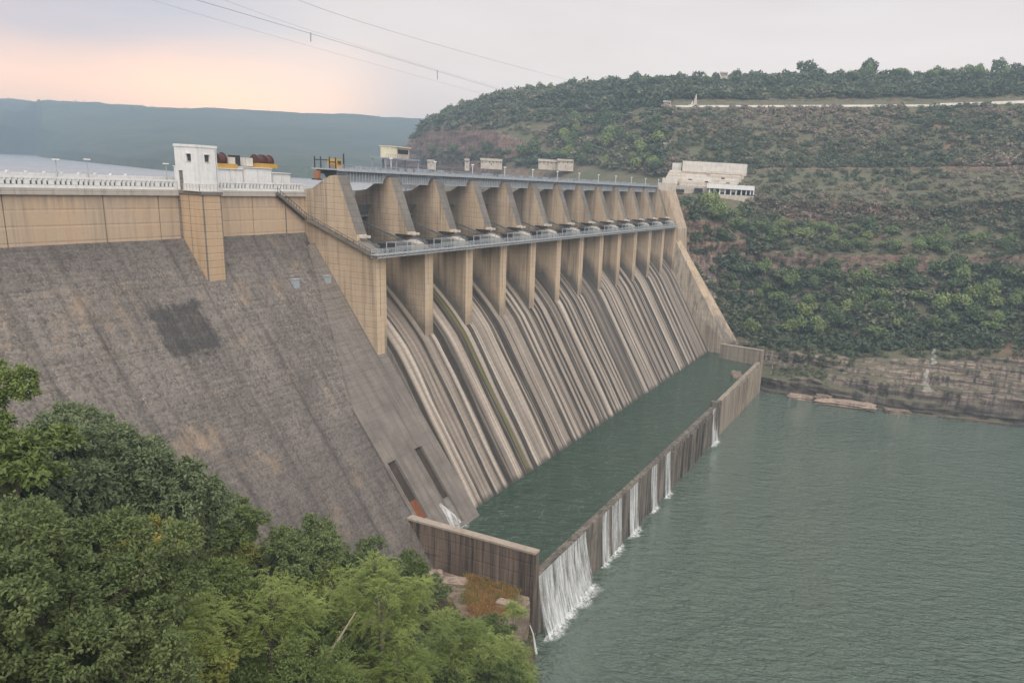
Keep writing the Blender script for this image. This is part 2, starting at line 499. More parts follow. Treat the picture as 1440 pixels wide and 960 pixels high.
def make_chute():
    """spillway glacis: long stains following the flow, pale and black by turns"""
    mt, t, p = newmat('streaked spillway concrete')
    x, y, z = t.xyz()
    wob = t.noise(t.vec(t.m('MULTIPLY', z, 0.10), t.m('MULTIPLY', y, 0.25), 0), 0.5, 3, 0.5)
    yw = t.m('ADD', y, t.m('MULTIPLY', t.m('SUBTRACT', wob, 0.5), 1.6))
    s1 = t.noise(t.vec(yw, t.m('MULTIPLY', z, 0.006), 0), 0.30, 2, 0.5)
    s2 = t.noise(t.vec(yw, t.m('MULTIPLY', z, 0.018), 3.7), 0.42, 3, 0.6)
    s3 = t.noise(t.vec(yw, t.m('MULTIPLY', z, 0.03), 9.1), 2.2, 3, 0.6)
    patch = t.noise(t.vec(t.m('MULTIPLY', z, 1.1), y, 0), 0.10, 5, 0.65)
    fine = t.noise(t.vec(t.m('MULTIPLY', z, 1.2), y, 0), 1.9, 4, 0.75)
    col = t.mix(t.mr(patch, 0.3, 0.7), (0.27, 0.225, 0.19), (0.38, 0.325, 0.275))
    col = t.mix(t.mr(s2, 0.53, 0.60, 0, 0.8), col, (0.52, 0.455, 0.39))
    # position inside a bay: y from the pier wake
    bay = t.m('FRACT', t.m('DIVIDE', t.m('SUBTRACT', yw, 0.6), 22.0))
    wake = t.ramp(bay, (0.0, 0.45), (0.05, 1.0), (0.10, 0.0), (0.17, 0.0), (0.20, 1.0), (0.30, 0.75), (0.37, 0.0), (0.60, 0.0), (0.74, 0.55), (0.84, 0.15), (0.93, 0.9), (1.0, 0.45))
    dk = t.m('ADD', t.m('MULTIPLY', wake, 0.32), t.m('MULTIPLY', t.mr(s1, 0.46, 0.56), 0.95))
    dk = t.m('MULTIPLY', dk, t.mr(s3, 0.30, 0.62, 0.72, 1.25))
    dk = t.m('MULTIPLY', dk, t.mr(patch, 0.25, 0.5, 0.75, 1.0))
    col = t.mix(t.m('MULTIPLY', dk, 0.90, clamp=True), col, (0.036, 0.032, 0.029))
    white = t.ramp(bay, (0.10, 0.0), (0.115, 1.0), (0.15, 1.0), (0.17, 0.0))
    col = t.mix(t.m('MULTIPLY', white, t.m('MULTIPLY', t.mr(s2, 0.45, 0.6), t.mr(s3, 0.3, 0.6, 0.35, 0.85))), col, (0.52, 0.47, 0.41))
    # a fresh dry bay further along is darker all over
    b7 = t.mr(t.m('ABSOLUTE', t.m('SUBTRACT', yw, 145.0)), 9.0, 7.5)
    col = t.mix(t.m('MULTIPLY', t.m('MULTIPLY', b7, t.mr(s2, 0.4, 0.62, 1.0, 0.35)), 0.7), col, (0.06, 0.055, 0.05))
    # algae growing in one seepage line
    al = t.mr(t.m('ABSOLUTE', t.m('SUBTRACT', yw, 40.6)), 1.1, 0.6)
    col = t.mix(t.m('MULTIPLY', al, t.mr(s3, 0.3, 0.55, 0.35, 0.9)), col, (0.105, 0.105, 0.022))
    al2 = t.mr(t.m('ABSOLUTE', t.m('SUBTRACT', yw, 6.6)), 0.9, 0.3)
    col = t.mix(t.m('MULTIPLY', al2, t.mr(s3, 0.45, 0.65, 0.0, 0.5)), col, (0.10, 0.09, 0.035))
    col = t.mix(t.mr(fine, 0.5, 0.8, 0, 0.5), col, (0.115, 0.10, 0.09))
    fr = t.m('ABSOLUTE', t.m('SUBTRACT', t.m('FRACT', t.m('DIVIDE', z, 1.5)), 0.5))
    ln = t.m('MULTIPLY', t.mr(fr, 0.42, 0.5), t.mr(fine, 0.35, 0.6))
    col = t.mix(t.m('MULTIPLY', ln, 0.38), col, (0.08, 0.072, 0.065))
    wet = t.m('ADD', z, t.m('MULTIPLY', t.m('SUBTRACT', s2, 0.5), 3))
    col = t.mix(t.mr(wet, 21.0, 19.8, 0, 0.8), col, (0.05, 0.048, 0.043))
    t.put(p.inputs['Base Color'], col)
    t.put(p.inputs['Normal'], t.bump(t.m('SUBTRACT', fine, ln), 0.4, 0.12))
    return mt


M['chute'] = make_chute()


def make_water(name, col, rough, rip, strength, swirl=0.0):
    mt, t, p = newmat(name)
    x, y, z = t.xyz()
    v = t.vec(t.m('ADD', t.m('MULTIPLY', x, 0.42), t.m('MULTIPLY', y, 0.12)), t.m('SUBTRACT', t.m('MULTIPLY', y, 0.95), t.m('MULTIPLY', x, 0.25)), 0)
    n1 = t.noise(v, rip, 3, 0.55, 0.3)
    n2 = t.noise(v, rip * 3.1, 3, 0.6, 0.3)
    n3 = t.noise(t.vec(x, y, 0), 0.012, 3, 0.6, 1.5)
    h = t.m('ADD', n1, t.m('MULTIPLY', n2, 0.45))
    h = t.m('MULTIPLY', h, t.mr(n3, 0.35, 0.6, 0.55, 1.0))
    c = t.mix(t.mr(n3, 0.35, 0.65), col, tuple(q * 1.22 for q in col))
    if swirl:
        sw = t.noise(t.vec(x, t.m('MULTIPLY', y, 0.5), 0), 0.11, 4, 0.5, 3.0)
        line = t.mr(t.m('ABSOLUTE', t.m('SUBTRACT', sw, 0.5)), 0.012, 0.0)
        c = t.mix(t.m('MULTIPLY', line, swirl), c, (0.24, 0.27, 0.25))
    t.put(p.inputs['Base Color'], c)
    p.inputs['Roughness'].default_value = rough; p.inputs['IOR'].default_value = 1.40
    p.inputs['Specular IOR Level'].default_value = 0.5
    t.put(p.inputs['Normal'], t.bump(h, strength, 4.2))
    return mt


M['river'] = make_water('river water', (0.086, 0.122, 0.096), 0.04, 0.42, 1.0)
M['basinwater'] = make_water('basin water', (0.026, 0.056, 0.036), 0.06, 0.34, 0.8, 0.35)
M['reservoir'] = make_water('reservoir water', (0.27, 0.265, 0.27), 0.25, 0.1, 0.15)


def make_fall(name, vert=True, lo=0.46, hi=0.62):
    mt, t, p = newmat(name)
    x, y, z = t.xyz()
    if vert:
        n = t.noise(t.vec(t.m('MULTIPLY', y, 0.9), t.m('MULTIPLY', x, 0.4), t.m('MULTIPLY', z, 0.045)), 1.3, 3, 0.5)
        n2 = t.noise(t.vec(y, x, t.m('MULTIPLY', z, 0.8)), 1.2, 4, 0.7)
        a = t.m('ADD', n, t.m('MULTIPLY', t.m('SUBTRACT', n2, 0.5), 0.25))
        f = t.mr(a, lo - 0.08, hi + 0.06, 0.06, 0.34 if name == 'trickle' else 0.70)
    else:
        n = t.noise(t.pos(), 0.9, 5, 0.75, 0.5)
        f = t.mr(n, lo, hi, 0.0, 0.8)
        uvn = t.node('ShaderNodeAttribute', attribute_name='edge')
        f = t.m('MULTIPLY', f, uvn.outputs['Fac'])
        f = t.mr(f, 0.05, 0.6, 0.0, 0.85)
    p.inputs['Base Color'].default_value = (0.80, 0.83, 0.84, 1)
    p.inputs['Roughness'].default_value = 0.6
    t.put(p.inputs['Alpha'], f)
    return mt


M['fall'] = make_fall('falling water')
M['foam'] = make_fall('foam', False, 0.35, 0.6)
M['jet'] = make_fall('white outlet jet', True, 0.36, 0.60)
M['trickle'] = make_fall('trickle', True, 0.48, 0.66)


def leafmat(name, a, b, dry=None, tint=False):
    mt, t, p = newmat(name)
    oi = t.node('ShaderNodeObjectInfo'); ge = t.node('ShaderNodeNewGeometry')
    isl = ge.outputs['Random Per Island']
    if tint:
        att = t.node('ShaderNodeAttribute', attribute_name='tint')
        col = t.ramp(att.outputs['Fac'], *tint)
        col = t.mix(t.mr(isl, 0, 1, 0, 0.35), col, tuple(q * 0.6 for q in a))
    else:
        col = t.mix(isl, a, b)
        col = t.mix(t.mr(oi.outputs['Random'], 0, 1, 0, 0.45), col, tuple(q * 0.62 for q in a))
        big = t.noise(ge.outputs['Position'], 0.22, 3, 0.6)
        col = t.mix(t.mr(big, 0.4, 0.65, 0.0, 0.5), col, b)
        if dry:
            dm = t.m('MULTIPLY', t.mr(t.noise(ge.outputs['Position'], 0.33, 3), 0.58, 0.68), t.mr(isl, 0.2, 0.6))
            col = t.mix(dm, col, dry)
    t.put(p.inputs['Base Color'], col)
    p.inputs['Roughness'].default_value = 0.55; p.inputs['Specular IOR Level'].default_value = 0.3
    tr = t.node('ShaderNodeBsdfTranslucent'); t.put(tr.inputs[0], col)
    mx = t.node('ShaderNodeMixShader'); mx.inputs[0].default_value = 0.28
    t.l.new(p.outputs[0], mx.inputs[1]); t.l.new(tr.outputs[0], mx.inputs[2])
    t.l.new(mx.outputs[0], t.n['Material Output'].inputs[0])
    return mt


M['leaf_dark'] = leafmat('dark green leaves', (0.094, 0.136, 0.049), (0.194, 0.242, 0.089))
M['leaf_blue'] = leafmat('dull bluish green leaves', (0.099, 0.138, 0.072), (0.198, 0.242, 0.124))
M['leaf_mid'] = leafmat('mid green leaves', (0.093, 0.138, 0.035), (0.173, 0.229, 0.068))
M['leaf_bright'] = leafmat('bright green leaves', (0.131, 0.189, 0.040), (0.215, 0.270, 0.075))
M['leaf_feather'] = leafmat('feathery yellow green leaflets', (0.188, 0.262, 0.059), (0.379, 0.448, 0.135))
M['leaf_olive'] = leafmat('olive leaves', (0.176, 0.204, 0.043), (0.312, 0.331, 0.082), (0.539, 0.293, 0.059))
M['leaf_dry'] = leafmat('dry rust coloured grass', (0.276, 0.138, 0.041), (0.449, 0.276, 0.097))
M['hill_dark'] = leafmat('dark hillside leaves', (0.085, 0.130, 0.066), (0.175, 0.235, 0.113))
M['hill_mid'] = leafmat('mid hillside leaves', (0.137, 0.195, 0.075), (0.261, 0.328, 0.135))
M['hill_light'] = leafmat('light hillside leaves', (0.212, 0.273, 0.093), (0.347, 0.403, 0.164))
M['scrub'] = leafmat('scrub leaves', (0.08, 0.09, 0.05), None, None,
                     ((0.0, (0.078, 0.108, 0.062)), (0.35, (0.125, 0.158, 0.088)), (0.6, (0.235, 0.230, 0.155)), (0.82, (0.32, 0.27, 0.205)), (1.0, (0.39, 0.295, 0.25))))


def make_hill():
    mt, t, p = newmat('hillside earth and rock')
    ge = t.node('ShaderNodeNewGeometry')
    nx, ny, nz = t.xyz(ge.outputs['Normal']); x, y, z = t.xyz()
    n = t.noise(t.pos(), 0.03, 5, 0.65, 0.5); f = t.noise(t.pos(), 0.25, 5, 0.7)
    ff = t.noise(t.pos(), 1.1, 4, 0.7)
    soil = t.mix(t.mr(n, 0.38, 0.62), (0.155, 0.135, 0.092), (0.105, 0.110, 0.065))
    soil = t.mix(t.mr(f, 0.50, 0.66, 0, 0.8), soil, (0.080, 0.095, 0.050))
    red = t.mr(t.noise(t.pos(), 0.018, 4, 0.6, 0.8), 0.56, 0.66)
    soil = t.mix(t.m('MULTIPLY', red, 0.75), soil, (0.235, 0.120, 0.075))
    # bedded rock: strata by height, drip stains down the faces
    sv = t.noise(t.vec(t.m('MULTIPLY', x, 0.02), t.m('MULTIPLY', y, 0.02), t.m('MULTIPLY', z, 0.55)), 1.0, 5, 0.75, 0.3)
    dr = t.noise(t.vec(t.m('MULTIPLY', x, 0.5), t.m('MULTIPLY', y, 0.5), t.m('MULTIPLY', z, 0.05)), 0.8, 5, 0.7)
    rock = t.mix(t.mr(sv, 0.40, 0.60), (0.10, 0.086, 0.080), (0.37, 0.30, 0.245))
    crk = t.noise(t.vec(t.m('MULTIPLY', x, 0.03), t.m('MULTIPLY', y, 0.03), t.m('MULTIPLY', z, 1.1)), 1.0, 3, 0.6, 0.2)
    rock = t.mix(t.mr(t.m('ABSOLUTE', t.m('SUBTRACT', crk, 0.5)), 0.035, 0.0, 0, 0.85), rock, (0.03, 0.027, 0.026))
    hired = t.mr(z, 50, 75)
    rock = t.mix(t.m('MULTIPLY', hired, 0.6), rock, (0.23, 0.125, 0.090))
    rock = t.mix(t.mr(dr, 0.47, 0.60, 0, 0.9), rock, (0.050, 0.045, 0.043))
    rock = t.mix(t.mr(ff, 0.5, 0.75, 0, 0.4), rock, (0.36, 0.28, 0.22))
    wet = t.m('ADD', z, t.m('MULTIPLY', t.m('SUBTRACT', n, 0.5), 22))
    rock = t.mix(t.mr(wet, 19, 9, 0, 0.72), rock, (0.065, 0.062, 0.058))
    steep = t.mr(t.m('ADD', nz, t.m('MULTIPLY', t.m('SUBTRACT', f, 0.5), 0.5)), 0.80, 0.62)
    t.put(p.inputs['Base Color'], t.mix(steep, soil, rock))
    t.put(p.inputs['Normal'], t.bump(t.m('ADD', f, t.m('MULTIPLY', ff, 0.5)), 0.8, 1.2))
    return mt


M['hill'] = make_hill()


def make_far():
    mt, t, p = newmat('far wooded hill')
    n = t.noise(t.pos(), 0.006, 5, 0.6); f = t.noise(t.pos(), 0.05, 4, 0.7)
    c = t.mix(t.mr(n, 0.35, 0.65), (0.040, 0.058, 0.046), (0.070, 0.085, 0.060))
    c = t.mix(t.mr(f, 0.5, 0.7, 0, 0.6), c, (0.03, 0.045, 0.03))
    t.put(p.inputs['Base Color'], c)
    t.put(p.inputs['Normal'], t.bump(f, 0.6, 8))
    return mt


M['far'] = make_far()


def make_soil():
    mt, t, p = newmat('shaded undergrowth soil')
    n = t.noise(t.pos(), 0.3, 5, 0.7); f = t.noise(t.pos(), 1.6, 4, 0.7)
    c = t.mix(t.mr(n, 0.4, 0.6), (0.060, 0.062, 0.030), (0.13, 0.10, 0.065))
    c = t.mix(t.mr(f, 0.5, 0.7, 0, 0.6), c, (0.045, 0.06, 0.022))
    t.put(p.inputs['Base Color'], c); t.put(p.inputs['Normal'], t.bump(f, 0.6, 0.3))
    return mt


M['soil'] = make_soil()


def make_rock(name, a, b, d):
    mt, t, p = newmat(name)
    x, y, z = t.xyz()
    n = t.noise(t.pos(), 0.35, 5, 0.7, 0.4); dr = t.noise(t.vec(x, y, t.m('MULTIPLY', z, 0.08)), 0.9, 5, 0.7)
    f = t.noise(t.pos(), 2.4, 4, 0.7)
    c = t.mix(t.mr(n, 0.38, 0.62), a, b)
    c = t.mix(t.mr(dr, 0.48, 0.66, 0, 0.8), c, d)
    t.put(p.inputs['Base Color'], c); t.put(p.inputs['Normal'], t.bump(t.m('ADD', n, f), 0.7, 0.3))
    return mt


M['rock'] = make_rock('bank rock', (0.17, 0.13, 0.105), (0.30, 0.235, 0.185), (0.06, 0.052, 0.046))
M['palerock'] = make_rock('pale pink slab rock', (0.33, 0.25, 0.205), (0.40, 0.315, 0.26), (0.13, 0.10, 0.085))
M['rust'] = simple('rust stained slot floor', (0.20, 0.075, 0.035), 0.9, 0, 0.5, 0.5)

# ================================================================== THE DAM
P22 = 22.0                       # bay pitch
PT = 4.1                         # pier thickness
NB = 12                          # bays
YLEFT = -250.0
Z_CREST = 99.6


def slope_x(z): return 1.2 + 0.70 * (88.5 - z)


CH = [(-9, 74.5), (-5, 76.6), (-1, 77.7), (2.5, 77.7), (6, 76.5), (9, 74.5), (11.3, 72.4), (13.5, 70.3), (16, 67.8), (18, 65.7), (20, 63.4), (22.6, 60.2),
      (24.5, 57.2), (27, 53.0), (47.6, 17.8), (52, 10.2)]
dam = thing('dam', 'long concrete and masonry gravity dam with twelve gated spillway bays', 'dam', (0, 0, 0))

# crest wall panels (monoliths with open joints)
edges = [YLEFT, -225, -200, -175, -150, -131, -113, -95, -75.6, -56.5, -44.0, -38.95]
for a, b in zip(edges[:-1], edges[1:]):
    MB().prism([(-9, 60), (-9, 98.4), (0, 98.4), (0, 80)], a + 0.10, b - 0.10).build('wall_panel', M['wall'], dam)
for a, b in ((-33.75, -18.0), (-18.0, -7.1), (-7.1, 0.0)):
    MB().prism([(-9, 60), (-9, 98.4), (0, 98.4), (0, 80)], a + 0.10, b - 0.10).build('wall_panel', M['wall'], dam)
MB().box(-9.2, -38.85, 60, -0.02, -33.85, 98.4).build('wall_panel', M['wall'], dam)
MB().box(-8.9, YLEFT, 60, -0.25, -0.1, 98.35).build('joint_core', M['hole'], dam)
# crest slab with the road on it, slightly oversailing the wall
MB().box(-9.6, YLEFT, 98.4, 0.45, 0.0, Z_CREST).build('crest_slab', M['pale'], dam)
MB().box(-8.2, YLEFT, Z_CREST, -0.9, -0.4, Z_CREST + 0.12).build('crest_road', M['asphalt'], dam)


# masonry slope: gently uneven grid with rough courses
def face_grid(name, y0, y1, zt, zb, off, mat, ny, nz, rough, parent):
    ys = np.linspace(y0, y1, ny) ** 1; zs = np.linspace(zt, zb, nz)
    Y, Z = np.meshgrid(ys, zs, indexing='ij')
    q = np.stack([Y.ravel() * 0.35, Z.ravel() * 0.45, np.zeros(Y.size)], 1)
    d = rough * fbm(q, 3, 3).reshape(Y.shape)
    X = 1.2 + 0.70 * (88.5 - Z) + off + d * 0.82 - 1.6 * ((Y > -18.4) & (Z < 48.0 + (Y + 18.8) * 36.0 / 15.8))
    Pt = np.stack([X, Y, Z + d * 0.57], 2)
    return link(name, grid_mesh(name, Pt, True, flip=False), mat, parent)


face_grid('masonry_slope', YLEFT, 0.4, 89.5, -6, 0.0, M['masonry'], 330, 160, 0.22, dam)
# smoother apron strip beside the first pier, with two outlet slots let into it
SL = [(-17.7, -14.3, 38.3, 25.0), (-6.0, -2.9, 38.6, 20.5)]
ZA0, ZA1 = 66.0, -4.0


def ztop(y): return 50.0 + (y + 18.8) * 36.0 / 15.8


def apron_piece(y0, y1, zt0, zt1, zb, off=0.22):
    """a strip of the apron between two heights; its top may slant"""
    zb = min(zb, zt0, zt1)
    vs = []
    for o in (off, -0.5):
        vs += [(slope_x(zt0) + o, y0, zt0), (slope_x(zt1) + o, y1, zt1), (slope_x(zb) + o, y1, zb), (slope_x(zb) + o, y0, zb)]
    return MB().add(vs, [(0, 1, 2, 3), (7, 6, 5, 4), (0, 4, 5, 1), (1, 5, 6, 2), (2, 6, 7, 3), (3, 7, 4, 0)]).build('apron', M['apron'], dam)


apron_piece(-18.8, -17.72, ztop(-18.8), ztop(-17.72), ZA1)
apron_piece(-14.28, -6.02, ztop(-14.28), ztop(-6.02), ZA1)
apron_piece(-2.88, -0.02, ztop(-2.88), 87.0, ZA1)
apron_piece(0.0, 4.3, 61.8, 61.8, ZA1)
for y0, y1, zt, zb in SL:
    apron_piece(y0 - 0.02, y1 + 0.02, ztop(y0), ztop(y1), zt)
    apron_piece(y0 - 0.02, y1 + 0.02, zb, zb, ZA1)
    mb = MB()
    zt2, zb2 = zt - 0.03, zb + 0.03
    # a channel cut in: two cheeks, a dark mouth at its head and a rusty floor
    for yy in (y0 - 0.25, y1 + 0.0):
        mb.prism([(slope_x(zt2) + 0.15, zt2), (slope_x(zb2) + 0.15, zb2), (slope_x(zb2) - 1.5, zb2), (slope_x(zt2) - 1.5, zt2)], yy, yy + 0.25)
    slot = mb.build('outlet_slot', M['darkcon'], dam)
    zm = zt - (zt - zb) * 0.68
    MB().prism([(slope_x(zt2) - 0.45, zt2), (slope_x(zm) - 0.45, zm), (slope_x(zm) - 1.5, zm), (slope_x(zt2) - 1.5, zt2)], y0 + 0.01, y1 - 0.01).build('slot_mouth', M['slot'], slot)
    MB().prism([(slope_x(zm) - 0.43, zm - 0.02), (slope_x(zb2) - 0.3, zb2), (slope_x(zb2) - 1.4, zb2), (slope_x(zm) - 1.5, zm - 0.02)], y0 + 0.01, y1 - 0.01).build('slot_floor', M['rust'] if y0 < -10 else M['darkcon'], slot)

# low kerbs along the slots
for y0, y1, zt, zb in SL:
    for yy in (y0 - 0.45, y1 + 0.05):
        MB().prism([(slope_x(zt) + 0.42, zt), (slope_x(zb) + 0.42, zb), (slope_x(zb) + 0.1, zb), (slope_x(zt) + 0.1, zt)], yy, yy + 0.4).build('slot_kerb', M['apron'], dam)

# pillar that carries the hoist tower
MB().box(-0.5, -38.9, 66, 6.6, -33.8, 98.9).build('tower_pillar', M['pillar'], dam)
for a_ in ((6.58, -38.92, 6.63, -38.5), (6.58, -34.05, 6.63, -33.78), (0.02, -38.93, 0.6, -38.88), (2.9, -38.93, 3.05, -38.88)):
    MB().box(a_[0], a_[1], 74, a_[2], a_[3], 98.88).build('seepage_strip', M['darkcon'], dam)
MB().box(-0.01, -7.3, 88.6, 0.04, -6.95, 95.5).build('seepage_strip', M['darkcon'], dam)
MB().box(-0.6, -39.2, 98.9, 6.9, -33.5, 99.55).build('pillar_cap', M['darkcon'], dam)

# piers
UP_PIER = [(-9, 60), (-9, 98.8), (2.4, 100.6), (8.0, 103.9), (10.3, 104.2), (15.7, 90.0), (15.8, 88.7), (18.2, 87.0), (21.4, 85.55), (21.4, 52), (10, 52)]
for k in range(NB + 1):
    y0 = P22 * k
    mat = M['tan']
    MBp = MB()
    if k < NB:
        MBp.prism(UP_PIER, y0, y0 + PT)
    else:
        MBp.prism(UP_PIER[:-2] + [(21.4, 60), (10, 60)], y0, y0 + PT)
    pier = MBp.build('pier', mat, dam)
    me = pier.data
    me.materials.append(M['lit_endface']); me.materials.append(M['darkcon'])
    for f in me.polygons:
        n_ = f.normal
        if n_.x > 0.95: f.material_index = 1  # downstream noses get a lighter colour, their brighter daylight painted in
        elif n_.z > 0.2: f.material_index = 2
    # pale anchor pad and dark stub beam on the sloping back of the pier
    MB().box(15.2, y0 + 0.9, 89.2, 17.0, y0 + 2.1, 89.9).build('anchor_pad', M['offwhite'], pier)
    MB().box(15.2, y0 + 2.7, 89.2, 17.4, y0 + 3.5, 89.8).build('anchor_pad', M['offwhite'], pier)
    if k:
        MB().box(12.4, y0 - 0.9, 88.6, 17.4, y0 - 0.02, 89.3).bar((15.5, y0 - 0.5, 88.9), (15.5, y0 - 3.2, 88.9), 0.35).build('stub_beam', M['black'], pier)
        MB().prism([(14.0, 84.6), (14.0, 86.6), (18.5, 88.2), (21.2, 87.4), (21.2, 85.7), (20.2, 84.6)], y0 - 3.6, y0 - 0.02).build('trunnion_block', M['pale'], pier)
    # steel corner strip and drain lines down the nose
    MB().box(21.3, y0 + 1.5, 70 + 6 * (k % 3), 21.45, y0 + 1.62, 85.2).build('drain_strip', M['darkcon'], pier)

# spillway chutes, one per bay
XZ = np.array(CH, float)
for k in range(NB):
    y0, y1 = P22 * k + (4.0 if k == 0 else 2.05), P22 * (k + 1) + 2.05
    ys = np.linspace(y0, y1 - 0.02, 6)
    Pt = np.zeros((len(ys), len(XZ), 3))
    Pt[:, :, 0] = XZ[None, :, 0]; Pt[:, :, 1] = ys[:, None]; Pt[:, :, 2] = XZ[None, :, 1]
    link('chute', grid_mesh('chute', Pt, True, flip=True), M['chute'], dam)
# cheek closing the first chute where it rises over the apron
MB().prism(CH + [(52, 8), (20, 8), (-9, 40)], 3.9, 4.02).build('chute_cheek', M['darkcon'], dam)

# gates
TX, TZ, GR = 18.5, 87.0, 17.4
ang = np.linspace(math.asin((78.0 - TZ) / GR), math.asin((96.6 - TZ) / GR), 13)
arc = [(TX - GR * math.cos(a), TZ + GR * math.sin(a)) for a in ang]
for k in range(NB):
    ya, yb = P22 * k + PT + 0.06, P22 * (k + 1) - 0.06
    pts = arc + [(x - 0.35, z) for x, z in reversed(arc)]
    gate = MB().prism(pts, ya, yb).build('spillway_gate', M['gate'], dam)
    rb = MB()
    for a in ang[1::3]:
        x, z = TX - (GR - 0.45) * math.cos(a), TZ + (GR - 0.45) * math.sin(a)
        rb.box(x - 0.3, ya + 0.1, z - 0.3, x + 0.35, yb - 0.1, z + 0.3)
    rb.build('rib', M['gate'], gate)
    for yy in (ya + 2.6, yb - 2.6):
        for a in (ang[3], ang[6], ang[9]):
            x, z = TX - (GR - 0.8) * math.cos(a), TZ + (GR - 0.8) * math.sin(a)
            MB().bar((x, yy, z), (TX, yy + (-1.4 if yy < (ya + yb) / 2 else 1.4), TZ - 0.2), 0.55).build('gate_arm', M['gate'], gate)
    MB().box(16.8, ya + 0.1, 85.7, 19.4, yb - 3.6, 87.6).build('trunnion_girder', M['gate'], gate)

# dam road behind the gates
MB().box(-9.5, 0.05, 97.4, -1.2, 272, 99.0).build('road_deck', M['pale'], dam)
MB().box(-1.6, 0.05, 99.0, -1.25, 272, 100.1).build('deck_parapet', M['white'], dam)

# right training wall: broad sloping top, stained inner face
ti0, ti1 = at(937, 322, Y=264.0), at(1022, 484, Y=264.0)
tw = MB()
inner = [(18.0, 83.0), (ti1[0], ti1[2]), (ti1[0] + 3, 12), (40, 12), (12, 62)]
outer = [(17.9, 84.6), (59.5, 26.2), (59.5, 12), (40, 12), (12, 62)]
vs = [(x, 268.0 if i < 1 else 264.0, z) for i, (x, z) in enumerate(inner)] + [(x, 273.0, z) for x, z in outer]
n5 = 5
fs = [tuple(range(n5)), tuple(range(2 * n5 - 1, n5 - 1, -1))] + [(i, i + n5, (i + 1) % n5 + n5, (i + 1) % n5) for i in range(n5)]
tw.add(vs, fs); trw = tw.build('training_wall', M['tan'], dam)
trw.data.materials.append(M['pink'])
for f in trw.data.polygons:
    if f.normal.y < -0.6: f.material_index = 1
# right abutment block
MB().prism([(-9, 60), (-9, 103.5), (14, 103.5), (22, 84), (24, 60)], 268.2, 286).build('abutment', M['tan'], dam)

# stairs down to the walkway, along the wall and the first pier
st = thing('stairway', 'narrow concrete stairway slanting down the wall beside the first pier', 'stairs', (0.8, -10.8, 99.6))
mb = MB()
NS = 26
for i in range(NS):
    f0 = i / NS; y = -10.8 + 10.0 * f0; z = 99.4 - 6.2 * f0
    mb.box(0.02, y, z - 0.75, 1.2, y + 10.0 / NS + 0.02, z)
mb.build('stair_flight', M['darkcon'], st)
mb = MB()
for i in range(40):
    f0 = i / 40; x = 1.3 + 19.6 * f0; z = 93.2 - 7.5 * f0
    mb.box(x, -1.15, z - 0.8, x + 0.5, -0.02, z)
mb.build('stair_flight', M['darkcon'], st)
mb = MB()
for a, b in (((1.15, -10.8, 100.4), (1.15, -0.9, 94.2)), ((1.3, -1.1, 94.2), (20.9, -1.1, 86.7))):
    mb.bar(a, b, 0.09)
    for i in range(12):
        q = np.array(a) + (np.array(b) - np.array(a)) * i / 11
        mb.bar(q, q - np.array([0, 0, 1.1]), 0.07)
mb.build('handrail', M['black'], st)

# steel walkway along the pier noses
wk = thing('walkway', 'long pale steel truss walkway running along the pier noses', 'walkway', (22, 0, 85.5))
mb = MB(); mb.box(21.5, -2.2, 85.55, 23.6, 266, 85.75); mb.build('deck', M['palesteel'], wk)
mb = MB()
for xx in (21.62, 23.5):
    mb.bar((xx, -2.2, 86.95), (xx, 266, 86.95), 0.12); mb.bar((xx, -2.2, 86.4), (xx, 266, 86.4), 0.08)
    mb.bar((xx, -2.2, 85.0), (xx, 266, 85.0), 0.2)
mb.build('rail', M['palesteel'], wk)
mb = MB()
for i in range(122):
    y = -2.0 + i * 2.2
    mb.bar((23.5, y, 85.0), (23.5, y, 86.95), 0.09); mb.bar((21.62, y, 85.0), (21.62, y, 86.95), 0.09)
    if i < 121: mb.bar((23.5, y, 85.0), (23.5, y + 2.2, 85.55), 0.10); mb.bar((23.5, y, 86.9), (23.5, y + 2.2, 85.8), 0.06)
setp(mb.build('truss_post', M['palesteel'], wk), kind='stuff')
for k in range(NB):
    y0 = P22 * k + PT
    cb = MB().box(18.6, y0 + 0.5, 85.9, 21.3, y0 + 4.2, 88.0).build('winch_cabinet', M['black'], wk)
    fr = MB()
    for yy in (y0 + 0.4, y0 + 4.3, y0 + 9.5, y0 + 14.0):
        fr.bar((21.4, yy, 85.7), (21.4, yy, 88.5), 0.16)
    fr.bar((21.4, y0 + 0.4, 88.4), (21.4, y0 + 14.0, 88.4), 0.12); fr.bar((21.4, y0 + 4.3, 87.2), (21.4, y0 + 14.0, 87.0), 0.12)
    fr.build('frame', M['palesteel'], wk)

